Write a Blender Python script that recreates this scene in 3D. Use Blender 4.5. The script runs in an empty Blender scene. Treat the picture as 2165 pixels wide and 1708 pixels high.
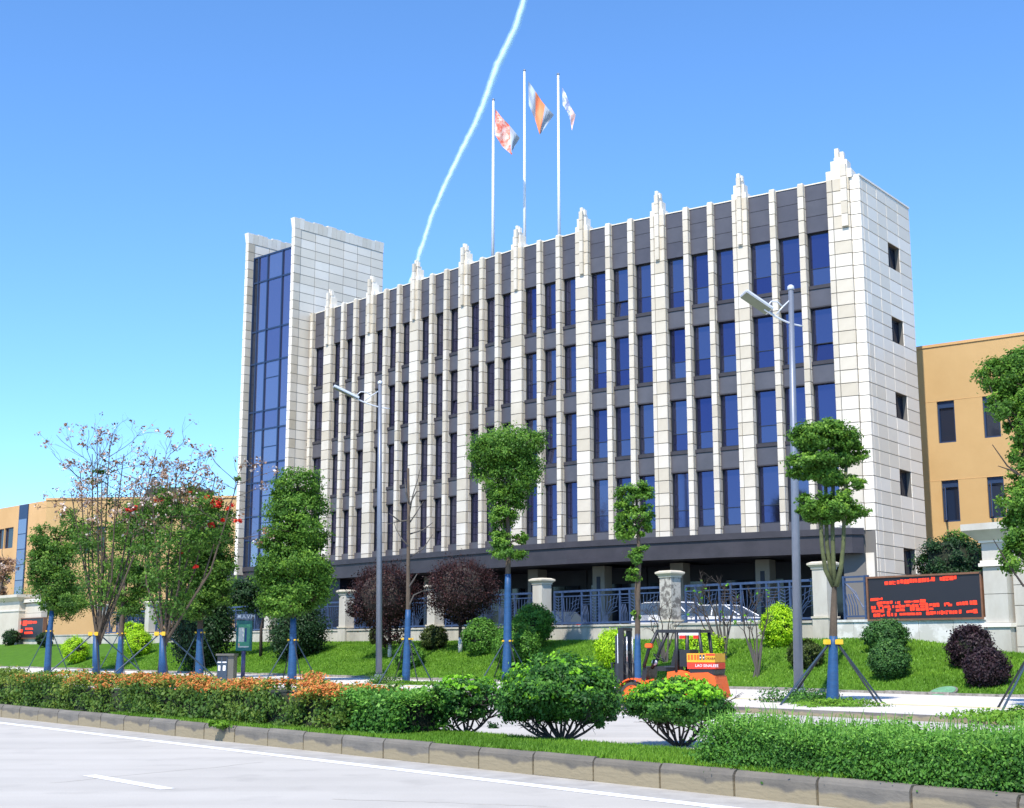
import bpy, bmesh, math, random
import numpy as np
from mathutils import Vector, Matrix
random.seed(7)
R=math.radians
C=bpy.data.collections.new('place'); bpy.context.scene.collection.children.link(C)
sc=bpy.context.scene

# ---------------------------------------------------------------- camera, sky, sun, exposure
FD=2850.0; PITCH=math.atan(610/3370); EYE=1.6
cam_d=bpy.data.cameras.new('camera'); cam=bpy.data.objects.new('camera',cam_d); C.objects.link(cam)
cam_d.sensor_width=36; cam_d.lens=FD/2165*36; cam_d.clip_end=6000; cam_d.clip_start=.3
cam.location=(0,0,EYE); cam.rotation_euler=(R(90)+PITCH,0,0); sc.camera=cam
SUN_AZ=Vector((-.36,-.93,0)).normalized(); SUN_EL=R(52)
sun_d=bpy.data.lights.new('sun','SUN'); sun=bpy.data.objects.new('sun',sun_d); C.objects.link(sun)
sun_d.energy=4.2; sun_d.angle=R(.55); sun_d.color=(1,.93,.83)
sdir=Vector((SUN_AZ.x*math.cos(SUN_EL),SUN_AZ.y*math.cos(SUN_EL),math.sin(SUN_EL)))
sun.rotation_euler=sdir.to_track_quat('Z','Y').to_euler(); sun.location=(0,0,60)
w=bpy.data.worlds.new('World'); sc.world=w; w.use_nodes=True
nt=w.node_tree; nt.nodes.clear()
sky=nt.nodes.new('ShaderNodeTexSky'); sky.sky_type='NISHITA'; sky.sun_disc=False
sky.sun_elevation=SUN_EL; sky.sun_rotation=math.atan2(SUN_AZ.x,SUN_AZ.y)
sky.altitude=0; sky.air_density=1.0; sky.dust_density=0.0; sky.ozone_density=4.0
tint=nt.nodes.new('ShaderNodeMix'); tint.data_type='RGBA'; tint.blend_type='MULTIPLY'; tint.inputs[0].default_value=1
tint.inputs[7].default_value=(.64,.90,1.14,1)
bg=nt.nodes.new('ShaderNodeBackground'); bg.inputs[1].default_value=.15
wo=nt.nodes.new('ShaderNodeOutputWorld')
nt.links.new(sky.outputs[0],tint.inputs[6]); nt.links.new(tint.outputs[2],bg.inputs[0]); nt.links.new(bg.outputs[0],wo.inputs[0])
vs=sc.view_settings; vs.view_transform='Standard'; vs.look='None'; vs.gamma=1; vs.use_curve_mapping=False; vs.exposure=.62

# ---------------------------------------------------------------- measuring helpers (photo point at a known real distance -> place)
def ray(u,v):
    dx=(u-1082.5)/FD; dy=(854.2-v)/FD
    y=math.cos(PITCH)-dy*math.sin(PITCH)
    return dx/y,(math.sin(PITCH)+dy*math.cos(PITCH))/y
def W(u,v,Y):
    a,b=ray(u,v); return Vector((a*Y,Y,EYE+b*Y))
D_=Vector((.643,-.766,0)); N_=Vector((.766,.643,0)); O_=Vector((8.6,50,0))
def SN(s,n,z=0): p=O_+D_*s+N_*n; return Vector((p.x,p.y,z))
def toSN(x,y):
    dx,dy=x-8.6,y-50; return dx*.643-dy*.766, dx*.766+dy*.643
def lawn_top(s): return 1.95-.8*min(1,max(0,(s-2)/7))
def terrain(s,n):
    if n<-27.1: return 0
    if n<-25.15: return .27
    if n<-11.8: return 0.0
    if n<0: return .13
    if n<7:
        t=n/7; return .2+(lawn_top(s)-.2)*(1-(1-t)**1.5)
    return lawn_top(s)
def GL(u,v):
    a,b=ray(u,v)
    Y=8.0
    while Y<200:
        z=EYE+b*Y
        if z<=terrain(*toSN(a*Y,Y)): break
        Y+=.05
    return Vector((a*Y,Y,terrain(*toSN(a*Y,Y))))

# ---------------------------------------------------------------- materials
MATS={}
def mat(name,c1,c2=None,scale=4,rough=.7,bump=0.0,bscale=None,metal=0.0,spec=.5,vary=0.0,trans=0.0,detail=6,emit=None,stretch=None,contrast=(.35,.65)):
    m=bpy.data.materials.new(name); m.use_nodes=True; n=m.node_tree; P=n.nodes['Principled BSDF']; L=n.links
    P.inputs['Roughness'].default_value=rough; P.inputs['Metallic'].default_value=metal; P.inputs['Specular IOR Level'].default_value=spec
    P.inputs['Base Color'].default_value=(*c1,1)
    tc=n.nodes.new('ShaderNodeTexCoord'); src=tc.outputs['Object']
    if stretch:
        mp=n.nodes.new('ShaderNodeMapping'); mp.inputs['Scale'].default_value=stretch; L.new(src,mp.inputs[0]); src=mp.outputs[0]
    out=None
    if c2:
        t=n.nodes.new('ShaderNodeTexNoise'); t.inputs['Scale'].default_value=scale; t.inputs['Detail'].default_value=detail; t.inputs['Roughness'].default_value=.65
        L.new(src,t.inputs['Vector'])
        r=n.nodes.new('ShaderNodeMapRange'); r.inputs[1].default_value=contrast[0]; r.inputs[2].default_value=contrast[1]; L.new(t.outputs[0],r.inputs[0])
        mx=n.nodes.new('ShaderNodeMix'); mx.data_type='RGBA'; mx.inputs[6].default_value=(*c1,1); mx.inputs[7].default_value=(*c2,1)
        L.new(r.outputs[0],mx.inputs[0]); out=mx.outputs[2]
    if vary:   # piece-to-piece variation
        at=n.nodes.new('ShaderNodeAttribute'); at.attribute_name='rnd'
        oi=n.nodes.new('ShaderNodeObjectInfo'); ad=n.nodes.new('ShaderNodeMath'); ad.operation='ADD'
        L.new(at.outputs['Fac'],ad.inputs[0]); L.new(oi.outputs['Random'],ad.inputs[1])
        fr=n.nodes.new('ShaderNodeMath'); fr.operation='FRACT'; L.new(ad.outputs[0],fr.inputs[0])
        mr=n.nodes.new('ShaderNodeMapRange'); mr.inputs[3].default_value=1-vary; mr.inputs[4].default_value=1+vary; L.new(fr.outputs[0],mr.inputs[0])
        hv=n.nodes.new('ShaderNodeHueSaturation'); L.new(mr.outputs[0],hv.inputs['Value'])
        sm=n.nodes.new('ShaderNodeMapRange'); sm.inputs[3].default_value=1+vary*2.2; sm.inputs[4].default_value=1-vary*1.5; L.new(fr.outputs[0],sm.inputs[0]); L.new(sm.outputs[0],hv.inputs['Saturation'])
        if out: L.new(out,hv.inputs['Color'])
        else: hv.inputs['Color'].default_value=(*c1,1)
        out=hv.outputs[0]
    if out: L.new(out,P.inputs['Base Color'])
    if bump:
        b=n.nodes.new('ShaderNodeBump'); b.inputs['Strength'].default_value=bump; b.inputs['Distance'].default_value=.03
        t2=n.nodes.new('ShaderNodeTexNoise'); t2.inputs['Scale'].default_value=bscale or scale*4; t2.inputs['Detail'].default_value=8
        L.new(src,t2.inputs['Vector']); L.new(t2.outputs[0],b.inputs['Height']); L.new(b.outputs[0],P.inputs['Normal'])
    if emit:
        P.inputs['Emission Color'].default_value=(*emit[0],1); P.inputs['Emission Strength'].default_value=emit[1]
    MATS[name]=m; return m
def leafmat(name,dark,mid,light,trans=.35,rough=.55):
    m=bpy.data.materials.new(name); m.use_nodes=True; n=m.node_tree; L=n.links; P=n.nodes['Principled BSDF']
    P.inputs['Roughness'].default_value=rough; P.inputs['Specular IOR Level'].default_value=.3
    at=n.nodes.new('ShaderNodeAttribute'); at.attribute_name='rnd'
    cr=n.nodes.new('ShaderNodeValToRGB'); e=cr.color_ramp.elements
    e[0].color=(*dark,1); e[0].position=0; e[1].color=(*light,1); e[1].position=1
    k=cr.color_ramp.elements.new(.55); k.color=(*mid,1)
    L.new(at.outputs['Fac'],cr.inputs[0]); L.new(cr.outputs[0],P.inputs['Base Color'])
    tr=n.nodes.new('ShaderNodeBsdfTranslucent'); L.new(cr.outputs[0],tr.inputs[0])
    mx=n.nodes.new('ShaderNodeMixShader'); mx.inputs[0].default_value=trans
    L.new(P.outputs[0],mx.inputs[1]); L.new(tr.outputs[0],mx.inputs[2]); L.new(mx.outputs[0],n.nodes['Material Output'].inputs[0])
    MATS[name]=m; return m
stone=mat('pale_stone',(.63,.575,.48),(.54,.485,.395),scale=.5,rough=.55,vary=.13,bump=.08,bscale=9)
stone_w=mat('white_stone',(.80,.74,.64),(.74,.68,.58),scale=.35,rough=.5,vary=.08,bump=.05,bscale=8)
joint=mat('joint_grey',(.16,.15,.135),rough=.9)
darkp=mat('dark_panel',(.090,.086,.100),(.070,.067,.078),scale=.8,rough=.36,vary=.10,spec=.5)
darkc=mat('canopy_metal',(.050,.045,.052),(.036,.033,.038),scale=1.2,rough=.5,vary=.08,spec=.4)
frame=mat('window_frame',(.012,.016,.03),rough=.5)
def glassmat(name,base,metal,rough=.05,wob=.02):
    m=mat(name,base,rough=rough,metal=metal,spec=.6,bump=wob,bscale=.5,vary=.14)
    return m
glass=glassmat('blue_glass',(.095,.100,.185),.88)
glass_t=glassmat('tower_glass',(.26,.25,.35),.88)
glass_d=glassmat('dark_glass',(.02,.025,.04),.0,rough=.08)
mull=mat('blue_mullion',(.020,.045,.11),rough=.45,metal=.2)
conc=mat('concrete_road',(.515,.485,.43),(.465,.437,.385),scale=.30,rough=.85,bump=.12,bscale=30,detail=10)
cn_=conc.node_tree; cL=cn_.links; cP=cn_.nodes['Principled BSDF']; csrc=cP.inputs['Base Color'].links[0].from_socket
ctc=cn_.nodes.new('ShaderNodeTexCoord')
def cnoise(rot,scl,sc_,det,lo,hi,a,b):
    global csrc
    mp=cn_.nodes.new('ShaderNodeMapping'); mp.inputs['Rotation'].default_value=(0,0,rot); mp.inputs['Scale'].default_value=scl; cL.new(ctc.outputs['Object'],mp.inputs[0])
    t=cn_.nodes.new('ShaderNodeTexNoise'); t.inputs['Scale'].default_value=sc_; t.inputs['Detail'].default_value=det; cL.new(mp.outputs[0],t.inputs[0])
    q=cn_.nodes.new('ShaderNodeMapRange'); q.inputs[1].default_value=lo; q.inputs[2].default_value=hi; q.inputs[3].default_value=a; q.inputs[4].default_value=b; cL.new(t.outputs[0],q.inputs[0])
    m=cn_.nodes.new('ShaderNodeMix'); m.data_type='RGBA'; m.blend_type='MULTIPLY'; m.inputs[0].default_value=1
    cb=cn_.nodes.new('ShaderNodeCombineColor'); [cL.new(q.outputs[0],cb.inputs[k]) for k in range(3)]
    cL.new(csrc,m.inputs[6]); cL.new(cb.outputs[0],m.inputs[7]); csrc=m.outputs[2]
cnoise(R(50),(.02,1.1,1),1,3,.35,.65,.90,1.03)     # worn wheel tracks along the road
cnoise(0,(1,1,1),60,6,.3,.7,.93,1.05)               # grain
cnoise(0,(1,1,1),1.1,8,.56,.72,1.0,.86)              # stains
cL.new(csrc,cP.inputs['Base Color'])
conc2=mat('pale_paving',(.66,.62,.56),(.56,.525,.47),scale=1.5,rough=.85,bump=.1,bscale=20)
white=mat('road_paint',(.86,.86,.86),(.72,.72,.72),scale=6,rough=.7,contrast=(.5,.8))
yellowp=mat('yellow_paving',(.80,.66,.22),(.7,.6,.3),scale=5,rough=.8)
grassm=mat('lawn_soil',(.085,.19,.018),(.06,.14,.014),scale=1.6,rough=.95,bump=1.0,bscale=40,detail=12,spec=.1)
earth=mat('far_ground',(.12,.13,.09),(.08,.10,.05),scale=.05,rough=.95)
yard=mat('yard_asphalt',(.09,.09,.09),(.07,.07,.07),scale=.6,rough=.9)
wallc=mat('weathered_render',(.52,.49,.42),(.36,.34,.29),scale=1.3,rough=.85,bump=.15,bscale=12,vary=.04,stretch=(1,1,.45))
wallw=mat('patched_white_render',(.66,.65,.61),(.50,.49,.44),scale=1.6,rough=.85,bump=.1,bscale=10,contrast=(.45,.55))
pillarw=mat('pillar_render',(.52,.50,.44),(.42,.39,.33),scale=.9,rough=.8,bump=.1,bscale=14,stretch=(1,1,.35))
pillarv=mat('vine_stained_render',(.45,.43,.38),(.15,.14,.125),scale=3.2,rough=.9,bump=.3,bscale=12,contrast=(.46,.56),detail=12)
ochre=mat('ochre_render',(.52,.34,.15),(.47,.30,.125),scale=.25,rough=.85,bump=.05,bscale=10)
ochre2=mat('orange_render',(.62,.38,.17),(.54,.32,.13),scale=.2,rough=.85,bump=.05,bscale=10)
darkroof=mat('dark_drum',(.045,.05,.045),(.03,.035,.03),scale=.8,rough=.6)
ironb=mat('blue_iron',(.05,.09,.19),(.03,.055,.12),scale=3,rough=.5,metal=.1)
wrapb=mat('blue_wrap',(.014,.078,.21),(.010,.055,.15),scale=2.5,rough=.55,bump=.25,bscale=7,stretch=(1,1,3))
bark=mat('bark',(.115,.085,.06),(.06,.047,.035),scale=6,rough=.95,bump=.5,bscale=25,stretch=(1,1,.3))
barkg=mat('green_bark',(.10,.12,.045),(.06,.07,.03),scale=6,rough=.9,bump=.3,bscale=20)
twig=mat('twig',(.05,.04,.034),rough=.95)
twigg=mat('grey_twig',(.085,.078,.07),rough=.95)
stakem=mat('stake_dark',(.016,.02,.026),rough=.6)
stakeb=mat('stake_blue',(.02,.045,.075),rough=.6)
capy=mat('yellow_clamp',(.80,.50,.03),rough=.5)
lime=mat('limewash',(.75,.75,.73),(.5,.5,.47),scale=8,rough=.9)
steel=mat('grey_lamp_steel',(.19,.215,.27),(.16,.185,.235),scale=1.5,rough=.42,metal=.25)
steelw=mat('light_steel',(.62,.64,.68),rough=.4,metal=.2)
polew=mat('white_pole',(.82,.83,.84),rough=.35)
lens=mat('lamp_lens',(.20,.23,.16),(.15,.17,.11),scale=2,rough=.3)
led_b=mat('screen_black',(.018,.018,.024),rough=.5)
led_f=mat('copper_frame',(.22,.10,.05),(.16,.075,.04),scale=3,rough=.5)
led_r=mat('screen_red',(.55,.03,.01),rough=.6,emit=((1,.045,.01),.7))
tan=mat('cap_tan',(.60,.55,.44),(.5,.45,.35),scale=3,rough=.8)
fo=mat('forklift_orange',(.85,.13,.015),(.74,.10,.012),scale=3,rough=.38,spec=.5)
fy=mat('forklift_yellow',(.90,.45,.03),(.82,.36,.02),scale=3,rough=.45)
fr_=mat('forklift_red',(.75,.045,.02),rough=.45)
fk=mat('forklift_black',(.014,.015,.019),(.022,.023,.027),scale=4,rough=.45)
fsteel=mat('forklift_steel',(.05,.055,.07),rough=.4,metal=.4)
tyre=mat('tyre_rubber',(.035,.04,.038),(.055,.06,.055),scale=7,rough=.85,bump=.3,bscale=20)
chrome=mat('pale_metal',(.7,.7,.7),rough=.25,metal=.6)
teal=mat('teal_board',(.012,.13,.13),rough=.45)
green=mat('board_green',(.07,.30,.17),rough=.5)
cream=mat('poster_cream',(.60,.60,.55),rough=.7)
navy=mat('poster_navy',(.012,.045,.20),rough=.5)
peach=mat('poster_peach',(.70,.42,.25),rough=.6)
purp=mat('purple_post',(.13,.11,.21),rough=.45,metal=.2)
textw=mat('print_white',(.80,.82,.86),rough=.6)
textk=mat('print_black',(.02,.02,.02),rough=.6)
binb=mat('bin_blue_grey',(.035,.055,.085),rough=.45)
bint=mat('bin_taupe',(.13,.125,.105),(.10,.095,.08),scale=2,rough=.5)
carw=mat('car_white',(.80,.81,.83),rough=.2,spec=.6)
card=mat('car_dark',(.02,.025,.045),rough=.2,spec=.6)
carg=mat('car_glass',(.06,.08,.10),rough=.05,spec=.8)
redl=mat('red_lens',(.65,.02,.01),rough=.3)
bluel=mat('blue_sticker',(.02,.10,.55),rough=.4)
coverg=mat('green_cover',(.16,.36,.20),(.12,.28,.15),scale=4,rough=.6)
concol=mat('column_stone',(.30,.27,.21),(.24,.215,.17),scale=.8,rough=.8)
contr=mat('contrail_white',(.75,1.0,1.0),rough=1,trans=0)
flag_r=mat('flag_red',(.80,.16,.10),(.90,.62,.55),scale=2.2,rough=.8,contrast=(.42,.58))
flag_g=mat('flag_grey',(.36,.42,.50),rough=.8)
flag_o=mat('flag_orange',(.85,.27,.12),rough=.8)
flag_b=mat('flag_blue_white',(.28,.34,.62),(.75,.77,.86),scale=3.5,rough=.8,contrast=(.45,.55),stretch=(3,3,1))
flag_p=mat('flag_pink',(.88,.42,.36),(.85,.7,.65),scale=6,rough=.8)
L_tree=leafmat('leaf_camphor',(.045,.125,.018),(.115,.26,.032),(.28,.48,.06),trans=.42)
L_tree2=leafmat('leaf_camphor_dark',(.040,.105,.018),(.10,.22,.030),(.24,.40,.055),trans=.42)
L_dark=leafmat('leaf_dark',(.010,.032,.010),(.018,.056,.015),(.042,.11,.022),trans=.2)
L_yel=leafmat('leaf_privet',(.20,.42,.012),(.40,.66,.018),(.62,.82,.03))
L_mid=leafmat('leaf_feathery',(.045,.14,.018),(.10,.25,.03),(.19,.40,.05))
L_olive=leafmat('leaf_olive',(.03,.055,.012),(.055,.085,.016),(.10,.13,.02))
L_ball=leafmat('leaf_ball',(.022,.07,.016),(.05,.14,.03),(.12,.26,.05),trans=.25)
L_purp=leafmat('leaf_purple',(.018,.010,.014),(.030,.016,.021),(.055,.022,.028),trans=.15)
L_plum=leafmat('leaf_plum',(.020,.010,.011),(.030,.014,.014),(.085,.022,.020),trans=.2)
L_hedge=leafmat('leaf_hedge',(.035,.12,.018),(.11,.29,.035),(.25,.50,.08))
L_hedgeo=leafmat('leaf_hedge_olive',(.045,.12,.018),(.13,.22,.03),(.32,.36,.06))
L_flow=leafmat('flower_orange',(.48,.12,.03),(.62,.20,.045),(.62,.34,.08),trans=.25)
L_shrub=leafmat('leaf_shrub',(.022,.085,.016),(.055,.17,.026),(.16,.38,.04))
L_lime=leafmat('leaf_lime',(.12,.38,.015),(.24,.56,.025),(.42,.75,.05),trans=.4)
L_red=leafmat('petal_red',(.70,.02,.02),(.80,.05,.03),(.85,.20,.12),trans=.25)
L_bud=leafmat('seed_brown',(.14,.07,.03),(.34,.19,.11),(.85,.78,.74),trans=.2)
L_grass=leafmat('grass_blade',(.085,.20,.014),(.14,.30,.022),(.23,.42,.035),trans=.3)

# ---------------------------------------------------------------- mesh helpers
class MB:
    def __init__(s): s.v=[]; s.f=[]; s.m=[]; s.a=[]; s.mats=[]
    def mi(s,m):
        if m not in s.mats: s.mats.append(m)
        return s.mats.index(m)
    def add(s,vs,fs,m,rnd=0.0):
        b=len(s.v); s.v+= [tuple(x) for x in vs]; k=s.mi(m)
        for f in fs: s.f.append(tuple(b+i for i in f)); s.m.append(k); s.a.append(rnd)
    def hexa(s,p,m,rnd=0.0):   # p: 8 points, bottom 4 ccw then top 4
        s.add(p,[(3,2,1,0),(4,5,6,7),(0,1,5,4),(1,2,6,5),(2,3,7,6),(3,0,4,7)],m,rnd)
    def box(s,x0,x1,y0,y1,z0,z1,m,rnd=0.0,M=None):
        p=[(x0,y0,z0),(x1,y0,z0),(x1,y1,z0),(x0,y1,z0),(x0,y0,z1),(x1,y0,z1),(x1,y1,z1),(x0,y1,z1)]
        if M: p=[M@Vector(q) for q in p]
        s.hexa(p,m,rnd)
    def bbox(s,x0,x1,y0,y1,z0,z1,m,b=.01,rnd=0.0,M=None):  # bevelled box
        bm=bmesh.new(); bmesh.ops.create_cube(bm,size=1)
        for v in bm.verts: v.co=Vector(((x0+x1)/2+v.co.x*(x1-x0),(y0+y1)/2+v.co.y*(y1-y0),(z0+z1)/2+v.co.z*(z1-z0)))
        bmesh.ops.bevel(bm,geom=bm.edges[:],offset=b,segments=2,affect='EDGES')
        vs=[(M@v.co if M else v.co.copy()) for v in bm.verts]; bm.verts.index_update()
        s.add(vs,[[v.index for v in f.verts] for f in bm.faces],m,rnd); bm.free()
    def tube(s,pts,rad,m,seg=8,cap=True,rnd=0.0,flat=1.0):
        pts=[Vector(p) for p in pts]; n=len(pts)
        if not hasattr(rad,'__len__'): rad=[rad]*n
        vs=[]; up=Vector((0,0,1)); prev=None
        for i,p in enumerate(pts):
            t=(pts[min(i+1,n-1)]-pts[max(i-1,0)]); 
            if t.length<1e-6: t=Vector((0,0,1))
            t.normalize()
            if prev is None:
                a=t.cross(up if abs(t.z)<.9 else Vector((1,0,0))).normalized()
            else: a=(prev-t*prev.dot(t)).normalized()
            prev=a; b=t.cross(a)
            for k in range(seg):
                an=2*math.pi*k/seg; vs.append(p+(a*math.cos(an)+b*math.sin(an)*flat)*rad[i])
        fs=[]
        for i in range(n-1):
            for k in range(seg):
                k2=(k+1)%seg; fs.append((i*seg+k,i*seg+k2,(i+1)*seg+k2,(i+1)*seg+k))
        if cap: fs.append(tuple(range(seg-1,-1,-1))); fs.append(tuple(range((n-1)*seg,n*seg)))
        s.add(vs,fs,m,rnd)
    def prism(s,poly,z0,z1,m,rnd=0.0,M=None):   # poly xy list extruded in z
        n=len(poly); p=[(x,y,z0) for x,y in poly]+[(x,y,z1) for x,y in poly]
        if M: p=[M@Vector(q) for q in p]
        fs=[tuple(range(n-1,-1,-1)),tuple(range(n,2*n))]+[(i,(i+1)%n,(i+1)%n+n,i+n) for i in range(n)]
        s.add(p,fs,m,rnd)
    def sphere(s,c,r,m,seg=16,ring=10,jit=0.0,rnd=0.0):
        rx,ry,rz=r if hasattr(r,'__len__') else (r,r,r); vs=[];fs=[]
        for i in range(ring+1):
            th=math.pi*i/ring
            for k in range(seg):
                ph=2*math.pi*k/seg; j=1+random.uniform(-jit,jit)
                vs.append((c[0]+rx*j*math.sin(th)*math.cos(ph),c[1]+ry*j*math.sin(th)*math.sin(ph),c[2]+rz*j*math.cos(th)))
        for i in range(ring):
            for k in range(seg): fs.append((i*seg+k,(i+1)*seg+k,(i+1)*seg+(k+1)%seg,i*seg+(k+1)%seg))
        s.add(vs,fs,m,rnd)
    def mesh(s,name,off=(0,0,0),smooth=False):
        me=bpy.data.meshes.new(name); o=Vector(off)
        me.from_pydata([(x-o.x,y-o.y,z-o.z) for x,y,z in s.v],[],s.f)
        for m in s.mats: me.materials.append(m)
        me.polygons.foreach_set('material_index',s.m)
        if any(s.a):
            at=me.attributes.new('rnd','FLOAT','FACE'); at.data.foreach_set('value',s.a)
        if smooth: me.polygons.foreach_set('use_smooth',[True]*len(s.f))
        me.update(); return me
    def build(s,name,parent=None,smooth=False):
        off=wloc(parent) if parent else Vector((0,0,0))
        o=bpy.data.objects.new(name,s.mesh(name,off,smooth)); C.objects.link(o)
        if parent: o.parent=parent
        return o
LOC={}
def wloc(o):
    l=Vector((0,0,0))
    while o: l+=Vector(o.location); o=o.parent
    return l
def tag(o,label=None,cat=None,group=None,kind=None):
    if label: o['label']=label
    if cat: o['category']=cat
    if group: o['group']=group
    if kind: o['kind']=kind
    return o
def thing(name,loc,label,cat,group=None):
    o=bpy.data.objects.new(name,None); C.objects.link(o); o.location=loc; o.empty_display_size=.2
    return tag(o,label,cat,group)
def struct(name,mb,smooth=False,parent=None):
    o=mb.build(name,parent,smooth)
    if not parent: o['kind']='structure'
    return o
def inst(name,me,parent,M):   # piece sharing a mesh; M is a world matrix (parents are unrotated empties)
    o=bpy.data.objects.new(name,me); C.objects.link(o); o.parent=parent
    o.matrix_local=Matrix.Translation(-wloc(parent))@M
    return o
def copy_tree(o,parent=None):
    c=o.copy(); C.objects.link(c)
    if parent: c.parent=parent
    for ch in o.children: copy_tree(ch,c)
    return c
def text_mesh(body,size,depth=.004):
    cu=bpy.data.curves.new('t','FONT'); cu.body=body; cu.size=size; cu.extrude=depth; cu.align_x='CENTER'; cu.align_y='CENTER'; cu.resolution_u=2
    o=bpy.data.objects.new('t',cu); C.objects.link(o)
    dg=bpy.context.evaluated_depsgraph_get(); me=bpy.data.meshes.new_from_object(o.evaluated_get(dg))
    bpy.data.objects.remove(o); return me

# ---------------------------------------------------------------- foliage
def quads(name,P,Nn,S,rnd,m,parent,aspect=.6,fold=True):
    """P centres, Nn normals, S sizes -> pointed leaf quads joined in one mesh"""
    n=len(P); rg=np.random.default_rng(n)
    t=rg.normal(size=(n,3)); t-= (t*Nn).sum(1,keepdims=True)*Nn; t/=np.linalg.norm(t,axis=1,keepdims=True)+1e-9
    b=np.cross(Nn,t); S=S[:,None]
    V=np.stack([P-t*S,P+b*S*aspect-Nn*S*.12,P+t*S,P-b*S*aspect+Nn*S*.12],1).reshape(-1,3)
    off=wloc(parent) if parent else Vector((0,0,0)); V=V-np.array(off)
    me=bpy.data.meshes.new(name); me.vertices.add(4*n); me.vertices.foreach_set('co',V.astype(np.float32).ravel())
    me.loops.add(4*n); me.loops.foreach_set('vertex_index',np.arange(4*n,dtype=np.int32))
    me.polygons.add(n); me.polygons.foreach_set('loop_start',np.arange(0,4*n,4,dtype=np.int32)); me.polygons.foreach_set('loop_total',np.full(n,4,dtype=np.int32))
    at=me.attributes.new('rnd','FLOAT','FACE'); at.data.foreach_set('value',np.clip(rnd,0,1).astype(np.float32))
    me.materials.append(m); me.update(calc_edges=True); me.validate()
    o=bpy.data.objects.new(name,me); C.objects.link(o)
    if parent: o.parent=parent
    return o
def crown_pts(blobs,n,seed,clump=.22,nclump=None,shell=.62,updir=.35,tip=.4):
    """leaves gathered in clumps spread over ellipsoid blobs (cx,cy,cz,rx,ry,rz)"""
    rg=np.random.default_rng(seed); B=np.array(blobs,float)
    wgt=(B[:,3]*B[:,4]*B[:,5])**(2/3); wgt/=wgt.sum()
    nc=nclump or max(12,n//90)
    bi=rg.choice(len(B),nc,p=wgt); d=rg.normal(size=(nc,3)); d/=np.linalg.norm(d,axis=1,keepdims=True)
    rr=shell+(1.04-shell)*rg.random(nc)**.7; rr=np.where(rg.random(nc)<.12,rr*1.13,rr)
    cc=B[bi,:3]+d*B[bi,3:]*rr[:,None]
    crnd=rg.random(nc)
    li=rg.integers(0,nc,n); rad=B[bi[li],3:]; rad=.5*rad+.5*rad.min(1,keepdims=True)
    off=rg.normal(size=(n,3))*clump*rad*np.array([1,1,.75])
    P=cc[li]+off
    dn=d[li]+rg.normal(size=(n,3))*.55+np.array([0,0,updir]); dn/=np.linalg.norm(dn,axis=1,keepdims=True)
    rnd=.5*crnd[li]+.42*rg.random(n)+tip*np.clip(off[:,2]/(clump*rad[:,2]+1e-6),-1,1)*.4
    return P,dn,rnd
def crown(name,blobs,n,size,m,parent,seed=1,**k):
    P,dn,rnd=crown_pts(blobs,n,seed,**k); rg=np.random.default_rng(seed+5)
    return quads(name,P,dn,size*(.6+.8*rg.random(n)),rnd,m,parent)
def blobpx(lst,Y,depth=1.0):
    """outline measured on the photo (centre u,v, half width, half height) at the plant's real distance"""
    k=Y/FD*1.02; out=[]
    for i,(u,v,a,b) in enumerate(lst):
        p=W(u,v,Y); dy=random.uniform(-.3,.3)*a*k
        out.append((p.x,p.y+dy*depth,p.z,a*k,a*k*depth,b*k))
    return out
def limb(mb,a,b,r0,r1,m,wob=.06,n=6,seg=7,rnd=0):
    a=Vector(a); b=Vector(b); L=(b-a).length; pts=[];rad=[]
    ph=[random.uniform(0,6) for _ in range(4)]
    for i in range(n+1):
        t=i/n; s=math.sin(t*math.pi)
        pts.append(a.lerp(b,t)+Vector((math.sin(ph[0]+t*4),math.sin(ph[1]+t*5),math.sin(ph[2]+t*3)*.4))*wob*L*s)
        rad.append(r0+(r1-r0)*t)
    mb.tube(pts,rad,m,seg); return pts
def branchy(mb,base,top,r,m,levels=3,n=4,spread=.6,seed=0,tips=None,seg=5):
    """recursive branching from base to top"""
    pts=limb(mb,base,top,r,r*.55,m,wob=.07,n=5,seg=seg)
    if tips is not None and levels<=1: tips.append(pts[-1])
    if levels==0: return
    L=(Vector(top)-Vector(base)).length; dr=(Vector(top)-Vector(base)).normalized()
    for k in range(n):
        t=random.uniform(.35,1.0); p=pts[int(t*(len(pts)-1))]
        v=Vector((random.gauss(0,1),random.gauss(0,1),random.gauss(0,.7))); d=(dr+v.normalized()*spread).normalized()
        branchy(mb,p,p+d*L*random.uniform(.4,.65),r*.5,m,levels-1,max(2,n-1),spread,seed,tips,seg=4)

# ================================================================ SETTING
g=MB(); g.add([(-1500,-300,-.06),(1500,-300,-.06),(1500,3000,-.06),(-1500,3000,-.06)],[(0,1,2,3)],earth); struct('ground',g)
def sheet(name,n0,n1,z,m,s0=-160,s1=60,m2=None):
    b=MB(); N=44
    for i in range(N):
        a=s0+(s1-s0)*i/N; c=s0+(s1-s0)*(i+1)/N
        b.add([SN(a,n0,z),SN(c,n0,z),SN(c,n1,z),SN(a,n1,z)],[(0,1,2,3)],m)
    return struct(name,b)
sheet('road',-60,-27.05,0.0,conc)
sheet('service_road',-25.12,-12.0,0.0,conc)
def strip(name,segs,m,z,label=None):
    b=MB()
    for s0,s1,n0,n1 in segs: b.add([SN(s0,n0,z),SN(s1,n0,z),SN(s1,n1,z),SN(s0,n1,z)],[(0,1,2,3)],m)
    return struct(name,b)
strip('edge_line',[(-160,60,-28.05,-27.82)],white,.004)
strip('edge_line',[(-160,60,-15.45,-15.25)],white,.004)
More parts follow.
